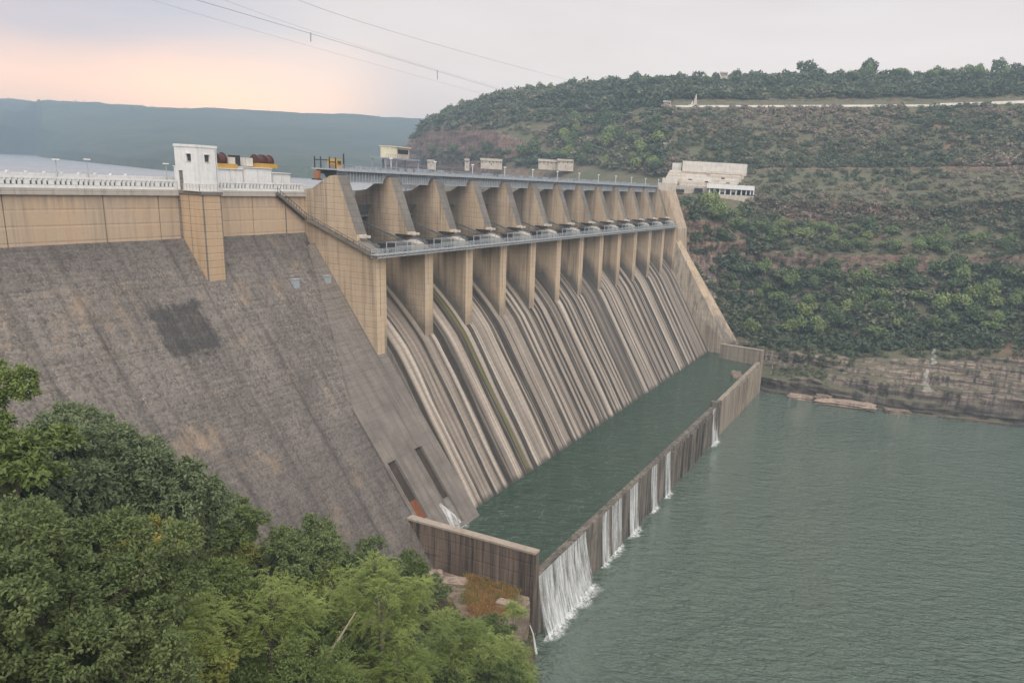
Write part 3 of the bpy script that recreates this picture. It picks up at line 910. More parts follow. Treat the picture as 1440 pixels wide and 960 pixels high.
# gate bridge over the piers
br = thing('gate_bridge', 'blue grey plate girder bridge across the tops of the spillway piers', 'bridge', (7, 0, 104.2))
GX0, GX1 = 3.2, 9.4
for k in range(NB):
    ya, yb = P22 * k + (2.0 if k else 1.0) + 0.05, P22 * (k + 1) + 2.0
    for gx in (GX0, GX1):
        gm = MB()
        # haunched plate girder: deep in the span, cut up over the pier
        pts = [(ya, 105.3), (yb, 105.3), (yb, 104.3), (yb - 2.6, 104.3), (yb - 4.6, 102.5), (ya + 4.6, 102.5), (ya + 2.6, 104.3), (ya, 104.3)]
        n8 = len(pts)
        vs = [(gx - 0.12, y, z) for y, z in pts] + [(gx + 0.12, y, z) for y, z in pts]
        fs = [tuple(range(n8)), tuple(range(2 * n8 - 1, n8 - 1, -1))] + [(i, (i + 1) % n8, (i + 1) % n8 + n8, i + n8) for i in range(n8)]
        gm.add(vs, fs); gir = gm.build('girder', M['steel'], br)
        if gx == GX1:
            sm = MB()
            for q in np.linspace(ya + 4.6, yb - 4.6, 12): sm.box(gx + 0.12, q - 0.10, 102.55, gx + 0.46, q + 0.10, 105.2)
            sm.box(gx + 0.12, ya + 4.6, 102.45, gx + 0.50, yb - 4.6, 102.62)
            sm.build('stiffener', M['palesteel'], gir)
MB().box(2.2, 0.2, 105.3, 10.3, 264.5, 105.62).build('deck', M['palesteel'], br)
MB().box(10.3, 0.2, 105.15, 10.62, 264.5, 105.85).build('fascia', M['palesteel'], br)
mb = MB()
for xx in (2.5, 10.4):
    for zz in (106.2, 106.75): mb.bar((xx, 0.3, zz), (xx, 264.4, zz), 0.09)
mb.build('rail', M['steel'], br)
mb = MB()
for xx in (2.5, 10.4):
    for i in range(133): mb.bar((xx, 0.4 + 2 * i, 105.6), (xx, 0.4 + 2 * i, 106.8), 0.10)
setp(mb.build('rail_post', M['steel'], br), kind='stuff')
mb = MB()
for i in range(66):
    y = 2 + 4 * i; h = 0.5 + 0.8 * random.random()
    mb.box(5.0, y, 105.62, 5.6 + random.random(), y + 1.2 + random.random(), 105.62 + h)
setp(mb.build('hoist_gear', M['steel'], br), kind='stuff')
ORD = ['first', 'second', 'third', 'fourth', 'fifth', 'sixth', 'seventh', 'eighth', 'ninth', 'tenth', 'eleventh', 'twelfth', 'thirteenth']
for k in range(1, NB + 1):
    y = P22 * k + 1.0
    lp = thing('lamp_post', 'short white lamp post on the gate bridge above the %s pier' % ORD[k], 'lamp post', (10.0, y, 105.62), 'lamp posts on the gate bridge')
    MB().tube([(10.0, y, 105.62), (10.0, y, 109.0)], 0.10, 6).build('pole', M['white'], lp)
    MB().box(9.7, y - 0.25, 109.0, 10.4, y + 0.25, 109.3).build('lamp_head', M['lamp'], lp)

# balustrade along the crest
def balustrade(y0, y1, label):
    t = thing('balustrade', label, 'balustrade', (0.1, y0, Z_CREST))
    MB().box(-0.10, y0, Z_CREST, 0.30, y1, Z_CREST + 0.55).build('plinth', M['white'], t)
    MB().box(-0.14, y0, 101.2, 0.34, y1, 101.55).build('top_rail', M['white'], t)
    mb = MB(); y = y0; i = 0
    while y < y1:
        wdt = 1.0 if i % 4 == 0 else 0.5
        mb.box(-0.06, y, Z_CREST + 0.6, 0.26, min(y + wdt, y1), 101.2); y += wdt + 0.5; i += 1
    setp(mb.build('baluster', M['white'], t), kind='stuff')
    MB().box(-0.9, y0, Z_CREST + 0.12, -0.7, y1, Z_CREST + 1.2).build('backing', M['darkcon'], t)
    return t


balustrade(-130, -39.3, 'long white pierced balustrade on the crest before the hoist tower')
balustrade(-33.4, -0.4, 'white pierced balustrade on the crest between hoist tower and first pier')
t = thing('parapet', 'plain white parapet on the reservoir side of the crest road', 'parapet', (-9, -100, Z_CREST))
MB().box(-9.5, YLEFT, Z_CREST, -9.15, -39, 101.9).build('parapet_wall', M['white'], t)
MB().box(-9.5, -38.9, Z_CREST, -9.15, 0, 101.9).build('parapet_wall', M['white'], t)
mb = MB()
for i in range(60): mb.box(-9.6, YLEFT + 3.5 * i, 101.9, -9.1, YLEFT + 3.5 * i + 0.3, 102.25)
setp(mb.build('coping_post', M['white'], t), kind='stuff')

# hoist tower
tw = thing('hoist_tower', 'square white hoist tower with two small dark windows on the crest', 'tower', (3, -36.4, 99.6))
TB = (0.0, -42.0, 9.3, -36.6)
mb = MB()
# walls as a shell with real openings, faces -Y and +X
def wall_open(mb, axis, const, thick, a0, a1, z0, z1, holes):
    """wall panel in the plane axis=const, cut into boxes round rectangular holes"""
    aa = sorted({a0, a1, *[h[0] for h in holes], *[h[1] for h in holes]}); zz = sorted({z0, z1, *[h[2] for h in holes], *[h[3] for h in holes]})
    for i in range(len(aa) - 1):
        for j in range(len(zz) - 1):
            ca, cz_ = (aa[i] + aa[i + 1]) / 2, (zz[j] + zz[j + 1]) / 2
            if any(h[0] < ca < h[1] and h[2] < cz_ < h[3] for h in holes): continue
            if axis == 'y': mb.box(aa[i], const, zz[j], aa[i + 1], const + thick, zz[j + 1])
            else: mb.box(const, aa[i], zz[j], const + thick, aa[i + 1], zz[j + 1])


def tidy(me):
    b = bmesh.new(); b.from_mesh(me); bmesh.ops.remove_doubles(b, verts=b.verts[:], dist=1e-4)
    # drop the doubled inner faces between neighbouring blocks
    seen = {}
    for f in b.faces: seen.setdefault(tuple(sorted(v.index for v in f.verts)), []).append(f)
    dead = [f for fl in seen.values() if len(fl) > 1 for f in fl]
    bmesh.ops.delete(b, geom=dead, context='FACES_ONLY'); bmesh.ops.recalc_face_normals(b, faces=b.faces[:]); b.to_mesh(me); b.free()


TX0, TX1, TY0, TY1 = 0.0, 6.1, -39.0, -33.7
mb = MB()
wall_open(mb, 'y', TY0, 0.35, TX0, TX1, 99.6, 108.4, [(0.8, 1.9, 99.6, 103.6), (3.3, 4.5, 105.6, 107.0)])
b1 = mb.build('front_wall', M['white'], tw); tidy(b1.data)
mb = MB()
wall_open(mb, 'x', TX1 - 0.35, 0.35, TY0 + 0.36, TY1, 99.6, 108.4, [(-37.0, -35.8, 105.6, 107.0)])
b2 = mb.build('side_wall', M['white'], tw); tidy(b2.data)
MB().box(TX0, TY1 - 0.35, 99.6, TX1 - 0.36, TY1, 108.4).build('rear_wall', M['white'], tw)
MB().box(TX0, TY0 + 0.36, 99.6, 0.35, TY1 - 0.36, 108.4).build('side_wall', M['white'], tw)
MB().box(TX0 - 0.12, TY0 - 0.12, 108.4, TX1 + 0.12, TY1 + 0.12, 108.9).build('roof', M['white'], tw)
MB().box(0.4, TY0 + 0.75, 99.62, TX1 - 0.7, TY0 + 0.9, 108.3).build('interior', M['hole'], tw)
MB().box(0.84, TY0 + 0.12, 99.62, 1.86, TY0 + 0.2, 103.5).build('door', M['darkcon'], tw)
wn1 = MB().box(3.25, TY0 - 0.32, 107.0, 4.55, TY0, 107.12).box(3.25, TY0 - 0.12, 105.5, 4.55, TY0 - 0.0, 105.6).build('window', M['offwhite'], tw)
MB().box(3.32, TY0 + 0.2, 105.62, 4.48, TY0 + 0.25, 106.98).build('pane', M['glass'], wn1)
wn2 = MB().box(TX1, -37.05, 107.0, TX1 + 0.32, -35.75, 107.12).box(TX1, -37.05, 105.5, TX1 + 0.12, -35.75, 105.6).build('window', M['offwhite'], tw)
MB().box(TX1 - 0.25, -36.98, 105.62, TX1 - 0.2, -35.82, 106.98).build('pane', M['glass'], wn2)
mb = MB()
for q in np.linspace(2.2, 6.6, 6): mb.bar((q, -39.4, 99.6), (q, -39.4, 101.0), 0.08)
for q in np.linspace(-39.4, -33.6, 7): mb.bar((6.6, q, 99.6), (6.6, q, 101.0), 0.08)
mb.bar((2.2, -39.4, 101.0), (6.6, -39.4, 101.0), 0.08); mb.bar((6.6, -39.4, 101.0), (6.6, -33.6, 101.0), 0.08)
mb.box(2.0, -39.6, 99.56, 6.8, -39.02, 99.7); mb.box(6.12, -39.0, 99.56, 6.8, -33.6, 99.7)
mb.build('balcony_railing', M['offwhite'], tw)
# drain pipe and cable down the tower corner
MB().tube([(TX1 + 0.1, TY1 - 0.4, 99.7), (TX1 + 0.1, TY1 - 0.4, 108.2)], 0.07, 6).build('drain_pipe', M['palesteel'], tw)

# white equipment sheds and the yellow hoist on them
sh = thing('equipment_shed', 'low white corrugated shed along the crest road behind the balustrade', 'shed', (-5, -18, Z_CREST))
for (a, b, zt) in ((-32.6, -17.4, 104.4), (-17.3, -8.0, 104.9), (-7.9, -1.6, 103.9)):
    w_ = MB().box(-7.6, a, Z_CREST + 0.12, -3.0, b, zt - 0.18).build('wall', M['white'], sh)
    MB().box(-7.8, a - 0.1, zt - 0.17, -2.7, b + 0.05, zt).build('roof', M['white'], sh)
    n_ = max(3, int((b - a) / 2.8))
    for q in np.linspace(a + 0.1, b - 0.1, n_): MB().box(-3.0, q - 0.08, Z_CREST + 0.15, -2.86, q + 0.08, zt - 0.2).build('wall_post', M['offwhite'], w_)
ho = thing('gate_hoist', 'yellow hoist frame with maroon rope drums on the white shed', 'hoist', (-5, -20, 104.9))
mb = MB()
for a, b in ((-31.5, -18.6), (-12.5, -5.5)):
    zb = 104.42 if a < -20 else 104.92
    for xx in (-6.8, -3.6):
        mb.box(xx, a, zb, xx + 0.4, b, zb + 1.0)
    for q in np.linspace(a, b - 0.4, 5): mb.box(-6.4, q, zb, -3.6, q + 0.4, zb + 0.9)
mb.build('frame', M['yellow'], ho)
def drum(y, z, r, L, mat):
    o = MB().tube([(-5.2, y, z), (-5.2, y + L, z)], r, 16).build('drum', mat, ho)
    MB().tube([(-5.2, y - 0.12, z), (-5.2, y - 0.01, z)], r * 1.25, 16).tube([(-5.2, y + L + 0.01, z), (-5.2, y + L + 0.12, z)], r * 1.25, 16).build('flange', M['maroon'], o)
for y in (-26.5, -23.2): drum(y, 106.3, 1.25, 2.0, M['maroon'])
for y in (-11.0, -8.2): drum(y, 106.4, 1.25, 1.9, M['maroon'])
MB().box(-6.2, -30.8, 105.3, -4.0, -28.4, 107.2).build('gearbox', M['yellow'], ho)
MB().bar((-5, -31.8, 105), (-5, -30.0, 107.3), 0.6).bar((-5, -30.5, 107.0), (-5, -28, 107.4), 0.45).build('brake_arm', M['black'], ho)
MB().box(-6.3, -20.5, 105.2, -4.0, -18.4, 106.9).build('control_box', M['offwhite'], ho)
MB().box(-6.3, -18.2, 105.1, -4.2, -16.6, 107.4).build('motor', M['black'], ho)
MB().box(-6.0, -14.8, 105.1, -4.0, -12.9, 107.0).build('gearbox', M['offwhite'], ho)

# gantry machine at the near end of the bridge
gc = thing('gantry_machine', 'yellow and orange gate machine at the near end of the bridge', 'machine', (5, 1, 104.3))
MB().box(3.2, -1.0, 102.7, 5.8, -0.02, 103.0).build('base_frame', M['black'], gc)
MB().box(3.9, -0.9, 103.0, 5.3, -0.05, 105.0).build('motor_housing', M['orange'], gc)
cb = MB().box(4.4, 3.6, 105.65, 7.4, 5.6, 108.0).build('cabin', M['yellow'], gc)
MB().box(7.4, 3.9, 106.6, 7.45, 5.3, 107.6).build('pane', M['glass'], cb)
mb = MB()
for xx in (3.0, 7.6):
    for yy in (0.6, 2.9): mb.bar((xx, yy, 105.6), (xx, yy, 108.4), 0.2)
mb.bar((3.0, 0.6, 107.6), (7.6, 0.6, 107.6), 0.22); mb.bar((7.6, 0.6, 107.2), (7.6, 2.9, 107.2), 0.25)
mb.build('frame', M['black'], gc)
MB().bar((7.6, 6.1, 105.6), (7.6, 6.1, 109.4), 0.25).build('mast', M['black'], gc)

# crest lamp posts
for i, (px, py, lab) in enumerate(((78, 225, 'thin grey lamp post on the crest, farthest from the hoist tower'), (122, 225, 'thin white topped lamp post on the crest, middle of the three'),
                                   (233, 231, 'thin lamp post on the crest right beside the hoist tower'))):
    q = at(px, py, X=-8.6)
    lp = thing('lamp_post', lab, 'lamp post', (-8.6, q[1], Z_CREST), 'lamp posts on the crest road')
    MB().tube([(-8.6, q[1], Z_CREST), (-8.6, q[1], q[2])], [0.13, 0.09], 6).build('pole', M['palesteel'], lp)
    MB().box(-8.9, q[1] - 0.5, q[2], -8.2, q[1] + 0.5, q[2] + 0.22).build('lamp_head', M['lamp'], lp)

# cream control house on its steel platform behind the bridge
q0, q1 = at(550, 222, X=-13), at(575, 209, X=-13)
ch = thing('control_house', 'small cream control house raised behind the gate bridge', 'building', (-13, q0[1], q0[2]))
h1 = MB().box(-17, q0[1], q0[2], -13, q0[1] + 3.2, q1[2]).build('wall', M['cream'], ch)
h2 = MB().box(-16.8, q0[1] + 3.2, q0[2], -13.3, q1[1] + 0.6, q1[2] - 0.15).build('wall', M['plaster'], ch)
MB().box(-13.35, q0[1] + 4.0, q0[2] + 1.4, -13.25, q1[1], q1[2] - 0.6).build('window', M['glass'], h2)
MB().box(-17.3, q0[1] - 0.2, q1[2], -12.7, q1[1] + 0.8, q1[2] + 0.25).build('roof', M['cream'], ch)
MB().box(-18, q0[1] - 4, q0[2] - 0.4, -12, q1[1] + 5, q0[2]).build('platform', M['steel'], ch)
mb = MB()
for xx in (-17.5, -12.5):
    for yy in (q0[1] - 3.6, q0[1] + 2, q1[1] + 4.5): mb.bar((xx, yy, 88), (xx, yy, q0[2] - 0.4), 0.4)
for yy in np.arange(q0[1] - 4, q1[1] + 5, 1.2): mb.bar((-12, yy, q0[2]), (-12, yy, q0[2] + 1.0), 0.08)
mb.bar((-12, q0[1] - 4, q0[2] + 1), (-12, q1[1] + 5, q0[2] + 1), 0.08)
mb.build('leg', M['steel'], ch)

# pale boxes on the slope
for px, py, lab in ((414, 398, 'small pale blue metal box on the masonry slope, farther from the pier'), (459, 393, 'small pale blue metal box on the masonry slope, closer to the pier')):
    d = ray(px, py); n = np.array([1, 0, 0.70]); p0 = np.array([1.2, 0, 88.5]); tt = ((p0 - CAM) @ n) / (d @ n); q = CAM + tt * d
    b = thing('metal_box', lab, 'box', q, 'metal boxes on the slope')
    MB().box(q[0] - 0.6, q[1] - 0.9, q[2] - 1.4, q[0] + 0.8, q[1] + 0.9, q[2] + 0.9).build('body', M['bluebox'], b)
    MB().box(q[0] - 0.5, q[1] - 1.0, q[2] + 0.9, q[0] + 0.95, q[1] + 1.0, q[2] + 1.05).build('lid', M['palesteel'], b)

# ================================================================== STILLING BASIN
Z_BW = 19.5
Z_RV = 5.0
def plan_wall(name, label, a, b, thick, z0, za, zb, face, cope, cat='wall'):
    """straight wall between two plan points, coping on top, built as two parts"""
    a = np.array(a, float); b = np.array(b, float); d = (b - a) / np.linalg.norm(b - a); n = np.array([-d[1], d[0]]) * thick
    t = thing(name, label, cat, (a[0], a[1], z0))
    def hexa(o0, o1, zl0, zl1, zh0, zh1):
        c = [a + n * o0, b + n * o0, b + n * o1, a + n * o1]
        vs = [(*c[0], zl0), (*c[1], zl1), (*c[2], zl1), (*c[3], zl0), (*c[0], zh0), (*c[1], zh1), (*c[2], zh1), (*c[3], zh0)]
        return MB().add(vs, [(3, 2, 1, 0), (4, 5, 6, 7), (0, 1, 5, 4), (1, 2, 6, 5), (2, 3, 7, 6), (3, 0, 4, 7)])
    hexa(0, 1, z0, z0, za - 0.5, zb - 0.5).build('wall_body', face, t)
    hexa(-0.08, 1.08, za - 0.498, zb - 0.498, za, zb).build('coping', cope, t)
    return t


plan_wall('basin_wall', 'dark streaked concrete wall closing the near end of the stilling basin', (41.5, -20.6), (79.3, -23.4), 1.9, 2, 27.1, 27.0, M['basin'], M['basintop'])
plan_wall('basin_wall', 'short pinkish concrete wall closing the far end of the stilling basin', (55.5, 251.2), (79.3, 243.8), 1.8, 2, 27.2, 27.8, M['pink'], M['basintop'])
wr = thing('weir', 'long low weir wall with a broad top along the stilling basin', 'weir', (78, 100, 0))
wy = [-21.6, 8.5, 17.5, 51, 58, 84, 112, 139, 148.0, 158, 190, 218, 243.6]
wtop = lambda y: 20.1 + (0.35 if y > 150 else 0.0) + (1.2 * max(0, y - 150) / 100)
for i in range(len(wy) - 1):
    a, b = wy[i] + 0.04, wy[i + 1] - 0.04
    za, zb = wtop(a + .1), wtop(b - .1)
    mat_ = M['weir'] if a < 150 else M['pink']
    vs = [(76.9, a, 2), (79.4, a, -4), (79.4, b, -4), (76.9, b, 2), (76.9, a, za), (78.9, a, za), (78.9, b, zb), (76.9, b, zb)]
    MB().add(vs, [(3, 2, 1, 0), (4, 5, 6, 7), (0, 1, 5, 4), (1, 2, 6, 5), (2, 3, 7, 6), (3, 0, 4, 7)]).build('weir_panel', mat_, wr)
    if 84 <= a < 150 or a > 187:
        for q in np.arange(a + 1.2, b - 1, 4.6):
            MB().box(79.0, q, -3, 79.75, q + 0.9, za - 1.2).build('buttress', mat_, wr)
mb = MB().box(76.7, 147.2, 10, 79.9, 149.6, 22.2); mb.build('end_post', M['weir'], wr)
mb = MB().box(77.0, -21.5, 2, 78.85, 243.4, 19.0); mb.build('weir_core', M['weir'], wr)

bw = MB().add([(44.5, -21.5, Z_BW), (77.0, -21.8, Z_BW), (77.0, 244.9, Z_BW), (57.0, 251.0, Z_BW), (57, 266, Z_BW), (44.5, 266, Z_BW)], [(0, 1, 2, 3, 4, 5)]).build('basin_water', M['basinwater'])
setp(bw, 'dark green water held in the stilling basin', None, None, 'structure')
rv = MB().add([(79.0, -700, Z_RV), (1250, -700, Z_RV), (1250, 300, Z_RV), (78.2, 300, Z_RV), (78.2, 30, Z_RV), (78.2, -20, Z_RV)], [(0, 1, 2, 3, 4, 5)]).build('river', M['river'])
setp(rv, 'green grey river below the dam', None, None, 'structure')
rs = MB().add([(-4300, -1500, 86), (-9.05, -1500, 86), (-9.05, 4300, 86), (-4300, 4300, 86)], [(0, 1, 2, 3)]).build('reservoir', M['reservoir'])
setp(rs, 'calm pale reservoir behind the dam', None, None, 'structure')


# ------------------------------------------------------------------ falling water
def curtain(name, label, group, y0, y1, foamr, throw=1.0, gap=0.0, seed=0):
    t = thing(name, label, 'waterfall', (79.5, (y0 + y1) / 2, 0), group)
    ys = np.linspace(y0, y1, max(6, int((y1 - y0) * 3))); zs = np.linspace(0, 1, 18)
    r = np.random.default_rng(seed)
    for layer in range(2):
        Pt = np.zeros((len(ys), len(zs), 3))
        top = np.array([wtop(y) for y in ys]); 
        out = 0.25 + 0.35 * layer + 0.18 * vnoise(np.stack([ys * 0.9, ys * 0, ys * 0 + layer], 1), seed)
        end = np.where(vnoise(np.stack([ys * 0.6, ys * 0 + 3, ys * 0], 1), seed + 5) > 1 - gap, 9.0, Z_RV - 0.05)
        for j, s in enumerate(zs):
            Pt[:, j, 0] = 78.85 + 0.15 + out * 0.3 + throw * s ** 1.5 * (1.0 + 0.25 * layer)
            Pt[:, j, 1] = ys + 0.12 * np.sin(ys * 1.3 + s * 2) * s
            Pt[:, j, 2] = top + 0.05 + (end - top) * s
        link('water_sheet', grid_mesh('water_sheet', Pt, True), M['fall'], t)
    foam_patch(t, y0, y1, 78.9 + throw, foamr, seed)
    return t


def foam_patch(parent, y0, y1, x, r, seed=0, z=5.06, zmax=0.45):
    n, k = max(8, int((y1 - y0) * 2) + 8), 12
    ys = np.linspace(y0 - r, y1 + r, n); u = np.linspace(0, 1, k)
    Pt = np.zeros((n, k, 3)); ed = np.zeros((n, k))
    for i, y in enumerate(ys):
        e = min(1, max(0, (min(y - (y0 - r), y1 + r - y)) / (r * 1.2)))
        wv = r * (0.6 + 0.6 * fbm(np.array([[y * 0.35, seed, 0]]), 3, seed)[0] + 0.3) * math.sqrt(max(e, .02))
        for j, q in enumerate(u):
            Pt[i, j] = (x + q * wv, y, z + zmax * e * math.exp(-q * 3.5) * (0.6 + 0.5 * math.sin(y * 2.1 + seed)))
            ed[i, j] = e * (1 - q) ** 0.8
    me = grid_mesh('foam', Pt, True)
    a_ = me.attributes.new('edge', 'FLOAT', 'POINT'); a_.data.foreach_set('value', ed.ravel().astype(np.float32))
    return link('foam', me, M['foam'], parent)


GW = 'waterfalls over the basin weir'
curtain('waterfall', 'broad white waterfall pouring over the weir at its near end', GW, -20.8, 7.4, 3.4, 2.6, seed=1)
curtain('waterfall', 'thin waterfall strand, next along the weir from the broad near fall', GW, 19.0, 24.0, 2.2, seed=2)
curtain('waterfall', 'white waterfall in the middle of three strands beyond the broad fall', GW, 26.5, 34.0, 2.6, seed=3)
curtain('waterfall', 'paired waterfall strands, last of the three beyond the broad fall', GW, 41.5, 48.5, 2.7, seed=4)
curtain('waterfall', 'slim waterfall on the dark middle of the weir wall, nearer one of the pair', GW, 62.0, 67.5, 2.4, seed=6)
curtain('waterfall', 'slim waterfall on the dark middle of the weir wall, farther one of the pair', GW, 77.0, 82.5, 2.3, seed=7)
curtain('waterfall', 'lone waterfall beside the step in the weir top, farthest away', GW, 142.0, 152.0, 3.0, seed=9)

# outlet jet at the foot of the second slot
jt = thing('water_jet', 'white jet of water spurting from the outlet slot into the basin', 'water jet', (47, -6, Z_BW))
Pt = np.zeros((12, 10, 3))
a0, b0 = at(619, 708, X=45.2), at(640, 742, Z=Z_BW)
for i in range(12):
    s = i / 11
    for j in range(10):
        u = j / 9 - 0.5
        c = a0 + (b0 - a0) * s
        Pt[i, j] = (c[0] + 1.2 * s, c[1] + u * (0.8 + 4.6 * s), c[2] + (1 - s) * s * 2.2 + 0.25 * math.cos(u * 7))
link('spray', grid_mesh('spray', Pt, True), M['jet'], jt)
foam_patch(jt, b0[1] - 3, b0[1] + 3.5, b0[0] - 0.5, 3.0, 12, Z_BW + 0.05, 0.5)

sp = thing('water_spout', 'thin spout of leaking water at the near corner of the weir', 'waterfall', (80, -24, 0))
q0 = at(745, 878, X=80.2); q1 = at(754, 918, Z=Z_RV)
MB().tube([q0, q0 + (q1 - q0) * 0.4 + np.array([0.2, 0, 0.6]), q1, (q1[0] + .1, q1[1], Z_RV - 0.3)], [0.12, 0.18, 0.3, 0.45], 7).build('stream', M['jet'], sp)
foam_patch(sp, q1[1] - 1.5, q1[1] + 1.5, q1[0] - 1.2, 1.8, 14)


# ================================================================== TERRAIN
def loft(rows, cols, sub_r, sub_c):
    """rows: list of dicts with per-column world points (nc,3); refined grid"""
    A = np.array(rows)                       # (nr, nc, 3)
    nr, nc, _ = A.shape
    ci = np.concatenate([np.linspace(i, i + 1, sub_c[i], endpoint=False) for i in range(nc - 1)] + [[nc - 1]])
    ri = np.concatenate([np.linspace(i, i + 1, sub_r[i], endpoint=False) for i in range(nr - 1)] + [[nr - 1]])
    def samp(r, c):
        r0 = np.clip(np.floor(r).astype(int), 0, nr - 2); c0 = np.clip(np.floor(c).astype(int), 0, nc - 2)
        fr = (r - r0)[:, None]; fc = (c - c0)[:, None]
        return (A[r0, c0] * (1 - fr) * (1 - fc) + A[r0 + 1, c0] * fr * (1 - fc) + A[r0, c0 + 1] * (1 - fr) * fc + A[r0 + 1, c0 + 1] * fr * fc)
    Rr, Cc = np.meshgrid(ri, ci, indexing='ij')
    return samp(Rr.ravel(), Cc.ravel()).reshape(len(ri), len(ci), 3), samp


CX = np.array([540, 575, 600, 640, 700, 760, 850, 920, 950, 1010, 1060, 1140, 1222, 1300, 1440, 1620, 1800], float)
DW = np.interp(CX, [940, 1030, 1058, 1075, 1140, 1222, 1300, 1440, 1620, 1800], [468, 462, 432, 425, 421, 417, 419, 425, 448, 495])
def row(ys, ds, zs=None):
    """ys / ds / zs as (x, value) lists over the columns; z wins where given"""
    Yp = np.interp(CX, *zip(*ys)); Dp = np.interp(CX, *zip(*ds))
    pts = []
    for x, y, d in zip(CX, Yp, Dp): pts.append(at(x, y, D=d))
    pts = np.array(pts)
    if zs is not None:
        Zp = np.interp(CX, *zip(*zs)); 
        for i in range(len(CX)):
            if not np.isnan(Zp[i]): pts[i, 2] = Zp[i]
    return pts


def rowc(yR, dR, capeZ, capeD):
    """right part x>=950 by pixel height and depth behind the waterline, cape part x<=920 at a set height"""
    pts = []
    for x, dw in zip(CX, DW):
        if x >= 950:
            y = np.interp(x, *zip(*yR)); d = dw + np.interp(x, *zip(*dR))
            pts.append(at(x, y, D=d))
        else:
            d = np.interp(x, [540, 575, 600, 700, 920], [1180, 1040, 960, 760, 560]) + capeD
            q = at(x, 300, D=d); q[2] = capeZ; pts.append(q)
    return np.array(pts)


def rowp(yy, dd):
    pts = []
    for x in CX: pts.append(at(x, np.interp(x, *zip(*yy)), D=np.interp(x, *zip(*dd))))
    return np.array(pts)


flatZ = lambda z, d: rowc([(950, 500), (1800, 500)], [(950, d), (1800, d)], 80, -60)
r0 = flatZ(0, -3); r0[CX >= 950, 2] = -2
r1 = flatZ(0, 0); r1[CX >= 950, 2] = 5.2
rows = [r0, r1,
        rowc([(950, 470), (1060, 531), (1140, 533), (1222, 563), (1300, 572), (1440, 590), (1800, 612)], [(950, 2), (1060, 2.5), (1800, 2.0)], 84, -40),
        rowc([(950, 450), (1060, 515), (1140, 514), (1222, 536), (1300, 545), (1440, 556), (1800, 575)], [(950, 4), (1060, 12), (1140, 12), (1222, 6), (1800, 6)], 88, -20),
        rowc([(950, 380), (1010, 480), (1060, 496), (1140, 494), (1222, 505), (1300, 503), (1440, 500), (1800, 500)], [(950, 6), (1060, 17), (1800, 16)], 91, -8),
        rowc([(950, 335), (1010, 440), (1060, 478), (1140, 484), (1222, 488), (1300, 482), (1440, 474), (1800, 470)], [(950, 10), (1010, 16), (1060, 36), (1140, 40), (1800, 45)], 92, 0),
        rowc([(950, 312), (1010, 395), (1060, 430), (1140, 434), (1800, 428)], [(950, 20), (1010, 32), (1060, 70), (1800, 78)], 94, 6),
        rowc([(950, 296), (1010, 345), (1060, 380), (1140, 378), (1300, 380), (1440, 378), (1800, 376)], [(950, 26), (1010, 40), (1060, 92), (1800, 98)], 96, 12),
        rowc([(950, 284), (1010, 318), (1060, 352), (1140, 354), (1300, 360), (1440, 357), (1800, 352)], [(950, 32), (1010, 46), (1060, 98), (1800, 103)], 98, 18),
        rowc([(950, 281), (1010, 300), (1060, 322), (1140, 330), (1300, 338), (1440, 336), (1800, 330)], [(950, 62), (1010, 64), (1060, 118), (1800, 130)], 100, 24),
        rowc([(950, 279), (1010, 285), (1060, 300), (1140, 308), (1300, 312), (1440, 305), (1800, 296)], [(950, 92), (1010, 98), (1060, 140), (1800, 155)], 103, 40),
        rowc([(950, 276), (1010, 277), (1060, 280), (1140, 285), (1300, 292), (1440, 284), (1800, 278)], [(950, 110), (1010, 116), (1060, 146), (1800, 161)], 106, 60),
        ]
# upper slope: cape cliffs on the left, benches and road on the right
rows.append(rowp([(540, 236), (575, 224), (600, 222), (700, 223), (760, 224), (850, 238), (920, 248), (950, 246), (1010, 241), (1060, 241), (1140, 238), (1440, 236), (1800, 230)],
                 [(540, 1230), (575, 1100), (600, 1020), (700, 850), (850, 720), (950, 640), (1010, 645), (1060, 650), (1800, 660)]))
rows.append(rowp([(540, 232), (575, 206), (600, 187), (640, 184), (700, 186), (760, 205), (850, 215), (920, 220), (950, 222), (1060, 224), (1140, 222), (1440, 220), (1800, 214)],
                 [(540, 1240), (575, 1110), (600, 1030), (700, 862), (760, 820), (850, 750), (950, 668), (1060, 672), (1800, 680)]))
rows.append(rowp([(540, 230), (575, 203), (600, 180), (640, 170), (700, 168), (760, 178), (850, 182), (920, 180), (950, 182), (1060, 184), (1440, 182), (1800, 178)],
                 [(540, 1250), (575, 1125), (600, 1045), (700, 890), (760, 850), (850, 800), (950, 715), (1060, 715), (1800, 720)]))
rows.append(rowp([(540, 229), (575, 202), (600, 177), (640, 163), (700, 154), (760, 152), (850, 152), (920, 151), (950, 151), (1060, 151), (1300, 150), (1440, 145.5), (1800, 138)],
                 [(540, 1260), (575, 1140), (600, 1060), (700, 920), (850, 850), (950, 770), (1060, 760), (1800, 765)]))
rows.append(rowp([(540, 228.5), (575, 201), (600, 176), (640, 161), (700, 151), (760, 148), (850, 148), (920, 147.5), (950, 147.5), (1060, 147.5), (1300, 146.5), (1440, 142), (1800, 134)],
                 [(540, 1270), (575, 1150), (600, 1075), (700, 940), (850, 865), (950, 781), (1060, 771), (1800, 776)]))
rows.append(rowp([(540, 228), (575, 200), (600, 174), (640, 158), (700, 145), (760, 138), (850, 134), (920, 133), (1060, 134), (1300, 134), (1440, 130), (1800, 122)],
                 [(540, 1290), (575, 1170), (600, 1095), (700, 965), (850, 890), (950, 805), (1060, 800), (1800, 805)]))
